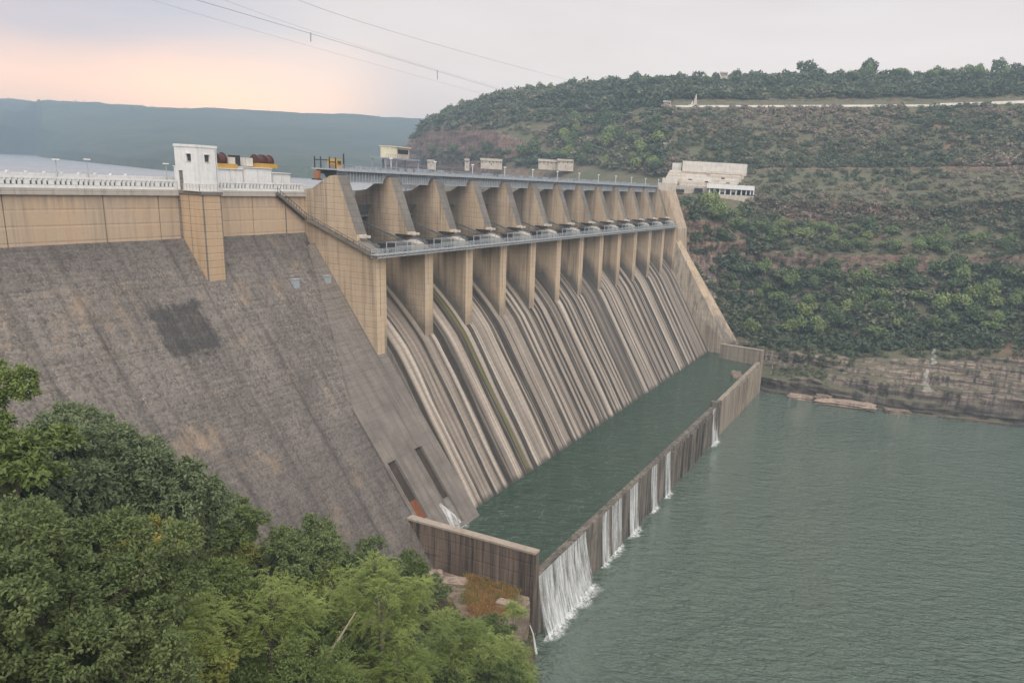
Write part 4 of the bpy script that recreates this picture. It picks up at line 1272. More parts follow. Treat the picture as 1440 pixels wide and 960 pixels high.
rows.append(rowp([(540, 227.5), (575, 199), (600, 172), (640, 154), (700, 137), (760, 127), (800, 122), (850, 118), (920, 113), (1060, 112), (1140, 108), (1300, 108), (1440, 103), (1800, 95)],
                 [(540, 1330), (575, 1220), (600, 1150), (700, 1040), (850, 990), (950, 940), (1060, 930), (1800, 930)]))
rb_ = rows[-1].copy(); 
for i in range(len(CX)):
    dd_ = rb_[i, :2] - CAM[:2]; L_ = np.linalg.norm(dd_); rb_[i, :2] += dd_ / L_ * 350; rb_[i, 2] = max(93.0, rb_[i, 2] - 30)
rows.append(rb_)
rb2 = rb_.copy()
for i in range(len(CX)):
    dd_ = rb2[i, :2] - CAM[:2]; L_ = np.linalg.norm(dd_); rb2[i, :2] += dd_ / L_ * 300; rb2[i, 2] = 92.0
rows.append(rb2)
NR = len(rows)
sub_r = [3, 14, 8, 30, 9, 9, 9, 8, 8, 8, 6, 8, 10, 9, 9, 3, 3, 6, 10, 6, 4]
sub_c = [10, 10, 12, 18, 18, 22, 18, 10, 16, 14, 22, 22, 22, 34, 20, 10]
HG, hill_raw = loft(rows, CX, sub_r, sub_c)
H = HG.reshape(-1, 3).copy()
# displacement: big lumps on the slopes, ledges on the steep rock
GU = np.gradient(HG, axis=0); GV = np.gradient(HG, axis=1); NRM = np.cross(GV, GU); NRM /= np.linalg.norm(NRM, axis=2, keepdims=True) + 1e-9
NRM *= np.sign(NRM[:, :, 2:3] + 1e-9)
steep = np.clip((0.80 - NRM[:, :, 2]) / 0.35, 0, 1).ravel()
lump = fbm(H * 0.028, 4, 1) * 3.0 + fbm(H * 0.14, 3, 8) * 1.0
strata = (np.floor(H[:, 2] / 2.1 + 0.5 * fbm(H * np.array([.02, .02, 0]), 3, 4)) % 3 - 1.0) * 1.25 + fbm(H * np.array([0.16, 0.16, 0.35]), 3, 21) * 2.4 + fbm(H * np.array([0.5, 0.5, 0.12]), 2, 29) * 0.9
# rows near the road and the track stay put
RI = np.concatenate([np.linspace(i, i + 1, sub_r[i], endpoint=False) for i in range(NR - 1)] + [[NR - 1]])
keep = np.ones(len(RI)); keep[(RI > 14.6) & (RI < 16.5)] = 0.06; keep[(RI < 1.5)] = 0.5
keep = np.repeat(keep, HG.shape[1])
cellx = np.floor((H[:, 0] + 3 * fbm(H * .06, 2, 51)) / 5.5); celly = np.floor((H[:, 1] + 3 * fbm(H * .06, 2, 52)) / 5.5); cellz = np.floor(H[:, 2] / 3.2)
hsh = np.sin(cellx * 12.9898 + celly * 78.233 + cellz * 37.719) * 43758.5453; blocks = (hsh - np.floor(hsh) - 0.5) * 2.6
strata = strata + blocks
disp = (lump * (1 - steep) * 0.9 + (lump * 0.4 + strata) * steep) * keep
H += NRM.reshape(-1, 3) * disp[:, None]
HG = H.reshape(HG.shape)
hill = link('hillside', grid_mesh('hillside', HG, True, flip=True), M['hill'])
setp(hill, 'scrubby rocky hillside rising beyond the dam and river', None, None, 'structure')


CI = np.concatenate([np.linspace(i, i + 1, sub_c[i], endpoint=False) for i in range(len(CX) - 1)] + [[len(CX) - 1]])
def hill_at(x, r):
    """point on the finished hillside at survey column x and contour r"""
    c = np.interp(x, CX, np.arange(len(CX)))
    i = np.interp(r, RI, np.arange(len(RI))); j = np.interp(c, CI, np.arange(len(CI)))
    i0 = min(int(i), HG.shape[0] - 2); j0 = min(int(j), HG.shape[1] - 2); a, b = i - i0, j - j0
    return HG[i0, j0] * (1 - a) * (1 - b) + HG[i0 + 1, j0] * a * (1 - b) + HG[i0, j0 + 1] * (1 - a) * b + HG[i0 + 1, j0 + 1] * a * b


# hill road with its low pale wall
def strip(name, x0, x1, r, w0, w1, z0, z1, mat, parent=None, n=60):
    Pt = []
    for x in np.linspace(x0, x1, n):
        q = hill_at(x, r); d = q[:2] - CAM[:2]; d /= np.linalg.norm(d)
        a = np.array([q[0] + d[0] * w0, q[1] + d[1] * w0]); b = np.array([q[0] + d[0] * w1, q[1] + d[1] * w1])
        Pt.append([(a[0], a[1], q[2] + z0), (a[0], a[1], q[2] + z1), (b[0], b[1], q[2] + z1), (b[0], b[1], q[2] + z0)])
    return link(name, grid_mesh(name, np.array(Pt), False), mat, parent)


t = thing('roadside_wall', 'long low whitewashed wall along the hill road', 'wall', hill_at(1200, 15.0))
for a, b in ((936, 1050), (1052, 1180), (1182, 1320), (1322, 1440), (1442, 1600)):
    strip('wall_length', a, b, 15.05, -0.3, 0.5, -2.0, 1.5 if a < 1300 else 2.0, M['offwhite'], t, 24)
setp(strip('hill_road', 930, 1640, 15.1, 0.6, 9.0, -0.6, 0.35, M['asphalt']), 'narrow road across the hillside', None, None, 'structure')
setp(strip('hill_track', 1055, 1640, 12.05, -2.5, 2.5, -1.0, 0.5, M['hill']), 'earth track across the scrub slope', None, None, 'structure')

# far hills across the reservoir
FX = np.array([-420, -280, -140, 0, 50, 58, 120, 240, 340, 430, 520, 620, 720], float)
shore_y = np.interp(FX, [-420, 0, 50, 58, 240, 430, 720], [196, 217.0, 217.6, 221.6, 241.0, 251, 263])
top_y = np.interp(FX, [-420, 0, 100, 200, 300, 400, 500, 600, 720], [116, 139, 144, 149, 152, 157, 162, 167, 170])
R0 = np.array([at(x, y, Z=85.5) for x, y in zip(FX, shore_y)])
DSM = np.interp(FX, [-420, 0, 240, 430, 720], [2600, 2100, 1350, 1300, 1300])
frows = [R0 * 1.0]
for f_, dd_ in ((0.16, 120), (0.5, 700), (0.8, 1250), (1.0, 1700)):
    q = []
    for i, x in enumerate(FX):
        D0 = np.linalg.norm(R0[i, :2] - CAM[:2])
        q.append(at(x, shore_y[i] + (top_y[i] - shore_y[i]) * f_, D=max(D0 + 20, DSM[i] + dd_)))
    frows.append(np.array(q))
bk_ = frows[-1].copy()
for i in range(len(FX)):
    d = bk_[i, :2] - CAM[:2]; L_ = np.linalg.norm(d); bk_[i, :2] += d / L_ * 300; bk_[i, 2] = 92.5
frows.append(bk_)
FG, _ = loft(frows, FX, [8, 16, 16, 14, 6], [12] * (len(FX) - 1))
Fp = FG.reshape(-1, 3); lift = fbm(Fp * 0.006, 4, 2) * 9 + fbm(Fp * 0.03, 3, 5) * 3.5
kz = np.clip((Fp[:, 2] - 86) / 25, 0, 1)
Fp[:, 2] += lift * kz
fh = link('far_hills', grid_mesh('far_hills', Fp.reshape(FG.shape), True, flip=True), M['far'])
setp(fh, 'hazy blue wooded hills across the reservoir', None, None, 'structure')

# left bank under the foreground trees
ctrl = np.array([(149, -173, 100), (170, -215, 104), (110, -150, 70), (95, -128, 57), (99, -140, 63), (73, -116, 58), (56, -115, 60), (75, -91, 44), (90, -111, 47), (95, -100, 42), (93, -78, 23),
                 (67, -47, 17), (60, -30, 16), (74, -32, 15.5), (82, -44, 10), (88, -50, -2), (103, -66, -3), (125, -95, -3), (190, -125, -3), (260, -150, -3), (40, -60, 33), (20, -100, 60), (46, -24, 16), (8, -150, 80),
                 (0, -240, 99), (-120, -260, 108), (60, -260, 112), (240, -260, 108), (130, -330, 118), (-40, -330, 118), (150, -140, 55), (200, -180, 70), (135, -120, 12), (260, -220, 60)], float)
def rbf(P):
    A = np.linalg.norm(ctrl[:, None, :2] - ctrl[None, :, :2], axis=2); n = len(ctrl)
    B = np.c_[np.ones(n), ctrl[:, :2]]; Mx = np.block([[A, B], [B.T, np.zeros((3, 3))]])
    s = np.linalg.solve(Mx, np.r_[ctrl[:, 2], 0, 0, 0])
    d = np.linalg.norm(P[:, None, :] - ctrl[None, :, :2], axis=2)
    return d @ s[:n] + np.c_[np.ones(len(P)), P] @ s[n:]


gx, gy = np.linspace(-130, 330, 150), np.linspace(-340, -23.6, 130)
GX, GY = np.meshgrid(gx, gy, indexing='ij')
zz = rbf(np.c_[GX.ravel(), GY.ravel()])
zz = np.maximum(zz, -6) + fbm(np.c_[GX.ravel(), GY.ravel(), zz * 0] * 0.12, 3, 7) * 1.2
# keep the bank clear of the reservoir side and of the dam body
LG = np.stack([GX.ravel(), GY.ravel(), zz], 1)
back = (LG[:, 0] < 0) & (LG[:, 1] > YLEFT); LG[back, 2] = np.minimum(LG[back, 2], 55)
left_h = lambda x, y: float(rbf(np.array([[x, y]]))[0])
lb = link('left_bank', grid_mesh('left_bank', LG.reshape(150, 130, 3), True), M['soil'])
setp(lb, 'steep overgrown bank beside the dam toe', None, None, 'structure')

# rock terrace and block at the end of the basin wall
def rough_block(name, mat, label, cat, c, s, seed, rotz=0.0, rough=0.18, n=9, parent=None):
    b = bmesh.new(); bmesh.ops.create_cube(b, size=2.0)
    bmesh.ops.subdivide_edges(b, edges=b.edges[:], cuts=n, use_grid_fill=True)
    V = np.array([v.co[:] for v in b.verts]); r = np.linalg.norm(V, axis=1, keepdims=True)
    V = V * (0.80 + 0.20 / np.maximum(r, 0.1))
    d = fbm(V * 1.6 + seed, 4, seed); st_ = np.round(V[:, 2] * 3.5 + d) / 3.5
    V = V * (1 + rough * d[:, None]); V[:, :2] *= (1 + 0.10 * np.sin(st_ * 9 + seed))[:, None]
    V *= np.array(s) / 1.0
    ca, sa = math.cos(rotz), math.sin(rotz)
    V = np.c_[V[:, 0] * ca - V[:, 1] * sa, V[:, 0] * sa + V[:, 1] * ca, V[:, 2]] + np.array(c)
    for v, q in zip(b.verts, V): v.co = q
    me = bpy.data.meshes.new(name); b.to_mesh(me); b.free()
    o = link(name, me, mat, parent)
    if label: setp(o, label, cat)
    return o


MBt = MB().slab([(52, -22.6), (78.6, -24.6), (80.0, -26.5), (79.6, -33), (76, -41), (60, -47), (46, -40)], -5, 16.6)
o = MBt.build('rock_terrace', M['rock'])
b = bmesh.new(); b.from_mesh(o.data); bmesh.ops.triangulate(b, faces=b.faces[:]); bmesh.ops.subdivide_edges(b, edges=b.edges[:], cuts=5, use_grid_fill=True)
for v in b.verts:
    q = np.array([v.co[:]]); d = fbm(q * 0.35, 4, 3)[0]
    v.co.x += d * 0.9; v.co.z += d * 0.7; v.co.y -= abs(d) * 0.7
b.to_mesh(o.data); b.free()
setp(o, 'brown rock terrace below the near end wall of the basin', 'rock')
for i, (px, py, D, s, lab) in enumerate(((712, 852, 152, (2.2, 1.2, 1.1), 'flat grey rock slab under the dark end wall'), (640, 818, 152, (2.6, 1.6, 0.7), 'low pale rock beside the foot of the end wall'), (612, 806, 154, (1.6, 1.1, 0.6), 'small reddish rock at the foot of the slope'))):
    q = at(px, py, Z=17.0); rough_block('rock', M['palerock'], lab, 'rock', q, s, 20 + i, 0.4 * i)

# right bank rocks
for i, (px, py, s, mat, lab) in enumerate(((1190, 563, (14, 6, 2.2), 'palerock', 'large pale rock slab sloping into the river'), (1159, 549, (4.2, 3.2, 3.0), 'rock', 'dark boulder behind the pale rock slab'),
                                          (1128, 552, (6.5, 3.5, 1.6), 'palerock', 'low pale ledge rock beside the dark boulder'), (1262, 577, (6, 3, 1.2), 'rock', 'low rock at the waterline to the right of the pale slab'))):
    q = at(px, py, D=np.interp(px, CX, DW) - 0.5); q[2] = Z_RV + s[2] * 0.35
    rough_block('rock', M[mat], lab, 'rock', q, s, 40 + i, 0.1 * i)
q = at(1036, 527, Z=Z_BW); rough_block('rock', M['rock'], 'mossy rock breaking the basin water near its far end', 'rock', (q[0], q[1], Z_BW - .2), (2.5, 7, 0.9), 61, 0.3)

# trickles on the right bank cliff
for px, y0, y1, wd, lab in ((1313, 490, 512, 1.6, 'short white trickle at the top of the right bank cliff'), (1303, 519, 551, 2.4, 'broken white trickle lower on the right bank cliff'), (1085, 488, 548, 0.5, 'thin trickle beside the far corner of the basin')):
    Pt = np.zeros((6, 14, 3))
    for i in range(6):
        for j in range(14):
            s = j / 13; py = y0 + (y1 - y0) * s
            D = np.interp(px, CX, DW) + np.interp(py, [488, 505, 530, 548, 556], [21, 12, 7, 4.5, 1.0]) - 3.0
            q = at(px, py, D=D); Pt[i, j] = q + np.array([(i / 5 - 0.5) * wd * (0.6 + s) + 0.5 * math.sin(j * 1.3), 0, 0])
    o = link('trickle', grid_mesh('trickle', Pt, True), M['trickle']); setp(o, lab, 'waterfall')

# ================================================================== BUILDINGS ON THE HILL
gh = thing('terrace_building', 'ruined pale stepped building with white columns beyond the dam end', 'building', hill_at(1005, 11))
def bbox_px(x0, x1, yt, yb, D, depth):
    """box given by its front face on the hillside"""
    a = at(x0, yb, D=D); b_ = at(x1, yt, D=D)
    f = at(x1, yb, D=D); u = (f - a)[:2]; Lw = np.linalg.norm(u); u /= Lw; n = np.array([-u[1], u[0]])
    if n @ (a[:2] - CAM[:2]) < 0: n = -n
    z0, z1 = min(a[2], f[2]), b_[2]
    c = [a[:2], a[:2] + u * Lw, a[:2] + u * Lw + n * depth, a[:2] + n * depth]
    return MB().slab([tuple(q) for q in c], z0, z1)


bbox_px(945, 958, 229.5, 240, 636, 10).build('upper_slab', M['offwhite'], gh)
bbox_px(959, 1050, 231, 243, 633, 10).build('upper_slab', M['offwhite'], gh)
rs_ = random.Random(4)
for i in range(13):
    yt = 243.3 + i * 1.45; D_ = 631 - i * 3.1
    xa = 957 - i * 0.2 + rs_.uniform(-1, 1); xb = 1047 - i * 1.1 + rs_.uniform(-2.5, 2.5); xm = xa + (xb - xa) * rs_.uniform(0.3, 0.7)
    for a_, b__ in ((xa, xm), (xm + 0.15, xb)):
        bbox_px(a_, b__, yt + rs_.uniform(-0.3, 0.4), yt + 5, D_ + rs_.uniform(-0.8, 0.8), 7).build('terrace_step', M[rs_.choice(('plaster', 'plaster', 'offwhite', 'palerock'))], gh)
for i in range(6):
    bbox_px(941 - 1.2 * i, 958, 240 + i * 2.2, 247 + i * 2.2, 626 - 5 * i, 6).build('terrace_step', M['plaster' if i % 2 else 'offwhite'], gh)
for x, y_, D_ in ((968, 252, 611), (991, 255, 605), (1021, 257, 601), (1014, 250, 615)):
    bbox_px(x, x + 5, y_, y_ + 2.2, D_ - 3.5, 1.5).build('opening', M['hole'], gh)
bbox_px(931, 952, 251, 262, 590, 8).build('side_block', M['offwhite'], gh)
bbox_px(925, 950, 258, 276, 575, 9).build('side_block', M['plaster'], gh)
bbox_px(947, 1000, 263, 277, 583, 8).build('lower_wall', M['plaster'], gh)
bbox_px(950, 962, 266.5, 270, 580, 2).build('opening', M['hole'], gh)
bbox_px(976, 988, 265, 269.5, 580, 2).build('opening', M['hole'], gh)
bbox_px(994, 1061, 261.8, 264.3, 574, 9).build('colonnade_roof', M['white'], gh)
bbox_px(996, 1058, 264.3, 279, 584, 1).build('colonnade_back', M['hole'], gh)
for x in (997, 1004, 1011.5, 1019, 1027, 1034.5, 1042, 1049, 1055, 1059.5):
    bbox_px(x - 0.8, x + 0.8, 264.3, 276 + (0 if x < 1045 else -2), 575, 1.2).build('column', M['white'], gh)
for x in (1012, 1028): bbox_px(x, x + 9, 266, 270.5, 577, 0.6).build('infill_panel', M['offwhite'], gh)
bbox_px(994, 1061, 276, 281, 574.5, 10).build('colonnade_base', M['plaster'], gh)

houses = [(601, 611, 225, 234, 930, 'small pale house low on the cape behind the bridge'), (653.5, 660, 223.5, 236, 840, 'tall narrow white hut on the cape shore'), (676, 706, 224, 233, 815, 'long low white house on the cape shore'),
          (757, 784, 225, 234, 745, 'pale long wall like house among shore trees'), (784, 806, 224.5, 236, 738, 'white gabled house among shore trees beside the long one'),
          (1013, 1023, 101.5, 107, 905, 'small pale house on the hill skyline'), (1063, 1080, 112, 117, 890, 'low grey roofed shed among upper hill trees'),
          (795, 806, 124, 131, 990, 'little pale hut just below the skyline'), (933, 943, 142, 147.5, 776, 'white kiosk at the end of the hill road'), (933, 941, 201, 210, 690, 'little white hut in mid slope scrub')]
for x0, x1, yt, yb, D, lab in houses:
    base = at((x0 + x1) / 2, yb, D=D)
    t = thing('house', lab, 'house', base, 'small houses on the hill')
    w_ = bbox_px(x0, x1, yt + 1.5, yb + 4, D, 7).build('wall', M['plaster'], t)
    bbox_px(x0 - 0.6, x1 + 0.6, yt, yt + 1.5, D - 0.8, 8.6).build('roof', M['plaster'], t)
    for q in np.linspace(x0 + 1.5, x1 - 2.8, max(2, int((x1 - x0) / 5))):
        bbox_px(q, q + 1.3, yt + 3.2, yt + 5.0, D - 0.15, 0.3).build('window', M['hole'], w_)
    bbox_px((x0 + x1) / 2 - 0.6, (x0 + x1) / 2 + 0.5, yb - 3.4, yb, D - 0.12, 0.3).build('door', M['darkcon'], w_)

# leaning pale monument by the hill road
q = at(977, 148, D=774); tip = at(979.5, 132, D=774)
mo = thing('monument', 'pale pointed monument at the roadside on the hill', 'monument', q)
MB().tube([q - np.array([0, 0, 2]), q + (tip - q) * 0.5, tip], [2.0, 1.2, 0.25], 5).build('spire', M['plaster'], mo)
MB().tube([q + np.array([-3.0, 0, -2]), q + np.array([-2.2, 0, 3.2])], [1.3, 0.6], 6).build('side_stone', M['offwhite'], mo)
MB().box(q[0] - 5, q[1] - 2, q[2] - 3, q[0] + 4, q[1] + 2, q[2] + 0.3).build('plinth', M['offwhite'], mo)

# ================================================================== POWER LINES
def cable(pts, r, lab, n=40):
    a, b_, c = [np.array(p) for p in pts]
    P_ = []
    for s in np.linspace(0, 1, n):
        P_.append(a * (1 - s) * (1 - 2 * s) + b_ * 4 * s * (1 - s) + c * s * (2 * s - 1))
    t = thing('power_cable', lab, 'cable', a, 'power cables across the sky')
    MB().tube(P_, r, 5).build('wire', M['wire'], t)
    return t


def wire_px(p0, p1, p2, D0, D2, r, lab):
    return cable((at(*p0, D=D0), at(*p1, D=(D0 + D2) / 2 * 0.97), at(*p2, D=D2)), r, lab)


c1 = wire_px((200, -22), (437, 47.5), (735, 136), 430, 1030, 0.16, 'lower right thick cable carrying the two spacers')
c2 = wire_px((268, -2 - 21), (480, 57), (738, 134), 430, 1030, 0.07, 'thin cable just above the cable with spacers')
c3 = wire_px((155, -28), (330, 35), (700, 138), 430, 1030, 0.08, 'thin lower cable running beneath the one with spacers')
c4 = wire_px((360, -28), (560, 47), (800, 113), 430, 1080, 0.11, 'upper cable higher in the sky to the right')
for px, py in ((437, 52), (615, 105)):
    D = 700 if px < 500 else 870
    a, b_ = at(px, py - 6, D=D), at(px, py + 7, D=D)
    MB().bar(a, b_, 0.55).build('spacer', M['wire'], c1)

# ================================================================== VEGETATION
def unit(v): return v / (np.linalg.norm(v, axis=-1, keepdims=True) + 1e-9)


def rand_dirs(r, n): return unit(r.normal(size=(n, 3)))


def leaves(c, d, up, L, W):
    s = unit(np.cross(d, up)); L = np.asarray(L)[..., None] if np.ndim(L) else L; W = np.asarray(W)[..., None] if np.ndim(W) else W
    return np.stack([c, c + d * L * 0.45 + s * W * 0.5, c + d * L, c + d * L * 0.45 - s * W * 0.5], 1)


def tips_on_lobes(r, lobes, dens, zmin=-0.55):
    T, N = [], []
    for c, rad in lobes:
        n = int(4 * math.pi * rad * rad * dens)
        n = max(n, 6); d = rand_dirs(r, n); d = d[d[:, 2] > zmin]
        p = c + d * (rad * r.uniform(0.72, 1.08, len(d)))[:, None] * np.array([1, 1, 0.85])
        ok = np.ones(len(p), bool)
        for c2, r2 in lobes:
            if c2 is c: continue
            ok &= np.linalg.norm((p - c2) / np.array([1, 1, 0.85]), axis=1) > r2 * 0.70
        T.append(p[ok]); N.append(d[ok])
    return np.concatenate(T), np.concatenate(N)


def broad_crown(r, lobes, dens=1.6, per=22, L=0.5, W=0.24, spread=0.55):
    T, N = tips_on_lobes(r, lobes, dens)
    n = len(T); k = per
    c = np.repeat(T, k, 0); o = np.repeat(N, k, 0)
    d = unit(o * 0.7 + rand_dirs(r, n * k) * 0.9 + np.array([0, 0, -0.25]))
    c = c + rand_dirs(r, n * k) * (spread * r.random(n * k) ** 0.6)[:, None]
    up = unit(o * 0.6 + np.array([0, 0, 1.0]) + rand_dirs(r, n * k) * 0.55)
    return leaves(c, d, up, L * r.uniform(0.7, 1.3, n * k), W * r.uniform(0.7, 1.3, n * k))


def feather_crown(r, lobes, dens=0.9, sprays=5, pairs=9, L=0.30, W=0.10):
    T, N = tips_on_lobes(r, lobes, dens, -0.35)
    n = len(T)
    c = np.repeat(T, sprays, 0) + rand_dirs(r, n * sprays) * 0.45; o = np.repeat(N, sprays, 0)
    d = unit(o * np.array([1, 1, 0.4]) + rand_dirs(r, n * sprays) * 0.8)
    length = r.uniform(0.8, 1.7, n * sprays)
    out = []
    side = unit(np.cross(d, np.array([0, 0, 1.0])))
    for q in range(pairs):
        s = (q + 0.5) / pairs
        p = c + d * (length * s)[:, None] + np.array([0, 0, -1.0]) * (0.35 * length * s * s)[:, None]
        for sg in (-1, 1):
            dd = unit(side * sg + d * 0.5 + rand_dirs(r, n * sprays) * 0.25)
            out.append(leaves(p, dd, unit(np.array([0, 0, 1.0]) + rand_dirs(r, n * sprays) * 0.35), L * (1 - 0.4 * s), W))
    return np.concatenate(out)


def lobes_for(r, c, R_, n, flat=0.75):
    """a crown made of many separate boughs, ragged at the rim"""
    out = [(np.array(c, float), R_ * 0.50)]
    for i in range(int(n * 2.6)):
        d = rand_dirs(r, 1)[0]; d[2] = d[2] * flat + 0.10
        k = r.uniform(0.45, 1.0) ** 0.6
        out.append((np.array(c) + d * R_ * k * np.array([1, 1, 0.9]), R_ * r.uniform(0.13, 0.30) * (1.25 - 0.4 * k)))
    return out


def fg_tree(name, label, px, py, D, R_, kind, mat, n=10, seed=1, bark='bark', flat=0.75, dens=None, L=None, per=None, cat='tree'):
    r = np.random.default_rng(seed)
    c = at(px, py, D=D)
    base_z = left_h(c[0], c[1]) - 0.5
    if c[2] - base_z < R_ * 0.5: base_z = c[2] - R_ * 0.9
    t = thing(name, label, cat, (c[0], c[1], base_z))
    lobes = lobes_for(r, c, R_, n, flat)
    if kind == 'feather': Q = feather_crown(r, lobes, dens or 0.8, L=L or 0.30)
    else: Q = broad_crown(r, lobes, dens or 1.5, per or 22, L or 0.5, (L or 0.5) * 0.5)
    link('crown', quads_mesh('crown', Q), M[mat], t)
    mb = MB()
    top = c + np.array([0, 0, -R_ * 0.25])
    mb.tube([(c[0] + 0.4, c[1] - 0.3, base_z), (c[0] + 0.15, c[1], (base_z + top[2]) / 2), top], [R_ * 0.065, R_ * 0.05, R_ * 0.035], 8)
    mb.build('trunk', M[bark], t)
    for lc, lr in lobes[1:14]:
        mid = (top + lc) / 2 + rand_dirs(r, 1)[0] * R_ * 0.06
        MB().tube([top - np.array([0, 0, R_ * 0.1]), mid, lc], [R_ * 0.03, R_ * 0.02, 0.03], 6).build('limb', M[bark], t)
    return t


fg_tree('tree', 'big dark green broadleaf tree filling the lower left corner', 85, 850, 62, 8.6, 'broad', 'leaf_dark', 17, 1, dens=1.75, L=0.34, per=34)
fg_tree('tree', 'wide dull bluish green tree in front of the masonry slope, behind the dark corner tree', 100, 668, 97, 10.2, 'broad', 'leaf_blue', 22, 2, dens=1.55, L=0.42, per=28, flat=0.55)
fg_tree('tree', 'dull green tree under the left side of the wide bluish tree', 60, 690, 88, 7.0, 'broad', 'leaf_blue', 13, 31, dens=1.6, L=0.48)
fg_tree('tree', 'dull green tree under the right side of the wide bluish tree', 215, 705, 92, 6.6, 'broad', 'leaf_blue', 13, 32, dens=1.6, L=0.48)
fg_tree('tree', 'bright yellow green tree top poking up at the left edge', 2, 545, 112, 3.8, 'broad', 'leaf_bright', 7, 3, dens=2.0)
fg_tree('tree', 'olive green tree at the left edge between the dark and the bluish tree', 18, 650, 80, 4.6, 'broad', 'leaf_mid', 8, 4, dens=2.0)
fg_tree('shrub', 'lime green feathery shrub beside the dark corner tree at the bottom', 255, 880, 66, 4.2, 'feather', 'leaf_feather', 9, 5, cat='shrub')
fg_tree('tree', 'small tree with yellowing olive leaves between the bluish and dark trees', 215, 775, 80, 3.4, 'broad', 'leaf_olive', 7, 6, dens=2.0, L=0.42)
fg_tree('tree', 'mid green tree with glossy clumps at the foot of the masonry slope', 322, 738, 112, 5.0, 'broad', 'leaf_mid', 10, 7, dens=1.9)
fg_tree('tree', 'grey green tree standing right of the wide bluish tree', 268, 730, 92, 4.6, 'broad', 'leaf_blue', 9, 8, dens=1.8, L=0.42)
fg_tree('tree', 'dark leafy tree in the middle of the bank below the slope', 415, 785, 112, 6.6, 'broad', 'leaf_dark', 12, 9, dens=1.7, L=0.46)
fg_tree('tree', 'dark tree reaching towards the basin end wall', 505, 800, 122, 6.0, 'broad', 'leaf_dark', 11, 10, dens=1.7, L=0.46)
fg_tree('tree', 'feathery pale green tree at the bottom behind the lime shrub', 375, 870, 84, 5.4, 'feather', 'leaf_feather', 11, 11)
fg_tree('tree', 'tall feathery green tree with pale trunk left of the basin wall', 535, 855, 98, 6.6, 'feather', 'leaf_feather', 13, 12, 'palebark')
fg_tree('shrub', 'bright green leafy shrub at the water side by the bottom edge', 640, 905, 112, 4.6, 'feather', 'leaf_bright', 10, 13, cat='shrub')
fg_tree('shrub', 'dark round shrub at the foot of the slope beside the end wall', 575, 800, 138, 3.6, 'broad', 'leaf_mid', 8, 14, dens=1.9, L=0.46, cat='shrub')
fg_tree('shrub', 'pale leafy shrub on the terrace edge above the river', 690, 915, 128, 4.2, 'feather', 'leaf_feather', 8, 15, cat='shrub')
fg_tree('shrub', 'small feathery shrub under the corner of the dark end wall', 722, 858, 140, 1.9, 'feather', 'leaf_feather', 5, 16, cat='shrub')
fg_tree('tree', 'dense green tree at the bottom edge in front of the feathery ones', 430, 960, 74, 4.4, 'broad', 'leaf_mid', 9, 17, dens=2.0, L=0.36)
fg_tree('tree', 'bright green tree at the bottom edge right of centre bank', 565, 955, 92, 4.8, 'feather', 'leaf_bright', 10, 18)
fg_tree('tree', 'dull green tree filling the gap under the wide bluish tree', 300, 830, 86, 4.6, 'broad', 'leaf_mid', 9, 19, dens=1.8, L=0.42)
fg_tree('tree', 'dark tree at the bottom edge beside the lime shrub', 205, 965, 56, 3.6, 'broad', 'leaf_dark', 8, 20, dens=2.2, L=0.34)
fg_tree('tree', 'light green sapling beside the tall feathery tree', 455, 830, 108, 4.0, 'feather', 'leaf_feather', 8, 21)
fg_tree('shrub', 'drooping green shrub hanging over the terrace edge into the river', 715, 950, 124, 3.0, 'broad', 'leaf_mid', 7, 22, dens=1.9, L=0.4, cat='shrub')
# shrubs and small trees filling the bank: a few shapes, copied
def bank_hit(px, py, above):
    """first point along the sight line that comes within a given height of the bank"""
    d = ray(px, py); ts = np.linspace(30, 190, 320); Pp = CAM + ts[:, None] * d
    hz_ = rbf(Pp[:, :2]) + above; k = np.argmax(Pp[:, 2] < hz_)
    return Pp[k] if Pp[k, 2] < hz_[k] else None


SHR = []
for i, (kd, mt_, rad) in enumerate((('broad', 'leaf_mid', 3.4), ('feather', 'leaf_feather', 3.6), ('broad', 'leaf_dark', 3.6), ('feather', 'leaf_bright', 3.2), ('broad', 'leaf_olive', 3.0), ('feather', 'leaf_feather', 3.0), ('broad', 'leaf_blue', 3.4))):
    r = np.random.default_rng(500 + i)
    lob = lobes_for(r, (0, 0, rad * 0.55), rad, 12, 0.7)
    Q = feather_crown(r, lob, 0.85, L=0.30) if kd == 'feather' else broad_crown(r, lob, 1.8, 22, 0.42, 0.22)
    me = quads_mesh('crown', Q); me.materials.append(M[mt_])
    tb = MB()
    for a in range(4): tb.tube([(0.2 * a, 0, -3.0), (0.4 * math.cos(a * 1.7), 0.4 * math.sin(a * 1.7), 0.2), (1.6 * math.cos(a * 1.7), 1.6 * math.sin(a * 1.7), rad * 0.8)], [0.12, 0.09, 0.03], 6)
    tm = tb.mesh('stem'); tm.materials.append(M['bark']); SHR.append((me, tm))
LBL = ('mid green leafy shrub', 'feathery pale green shrub', 'dark green leafy shrub', 'bright green feathery shrub', 'olive yellowing shrub', 'feathery light green bush', 'dull bluish green shrub')
line_x = [0, 60, 150, 250, 330, 420, 520, 600, 660, 720, 745]; line_y = [600, 640, 690, 712, 722, 752, 782, 812, 862, 905, 925]
r = np.random.default_rng(77); placed = []; tries = 0
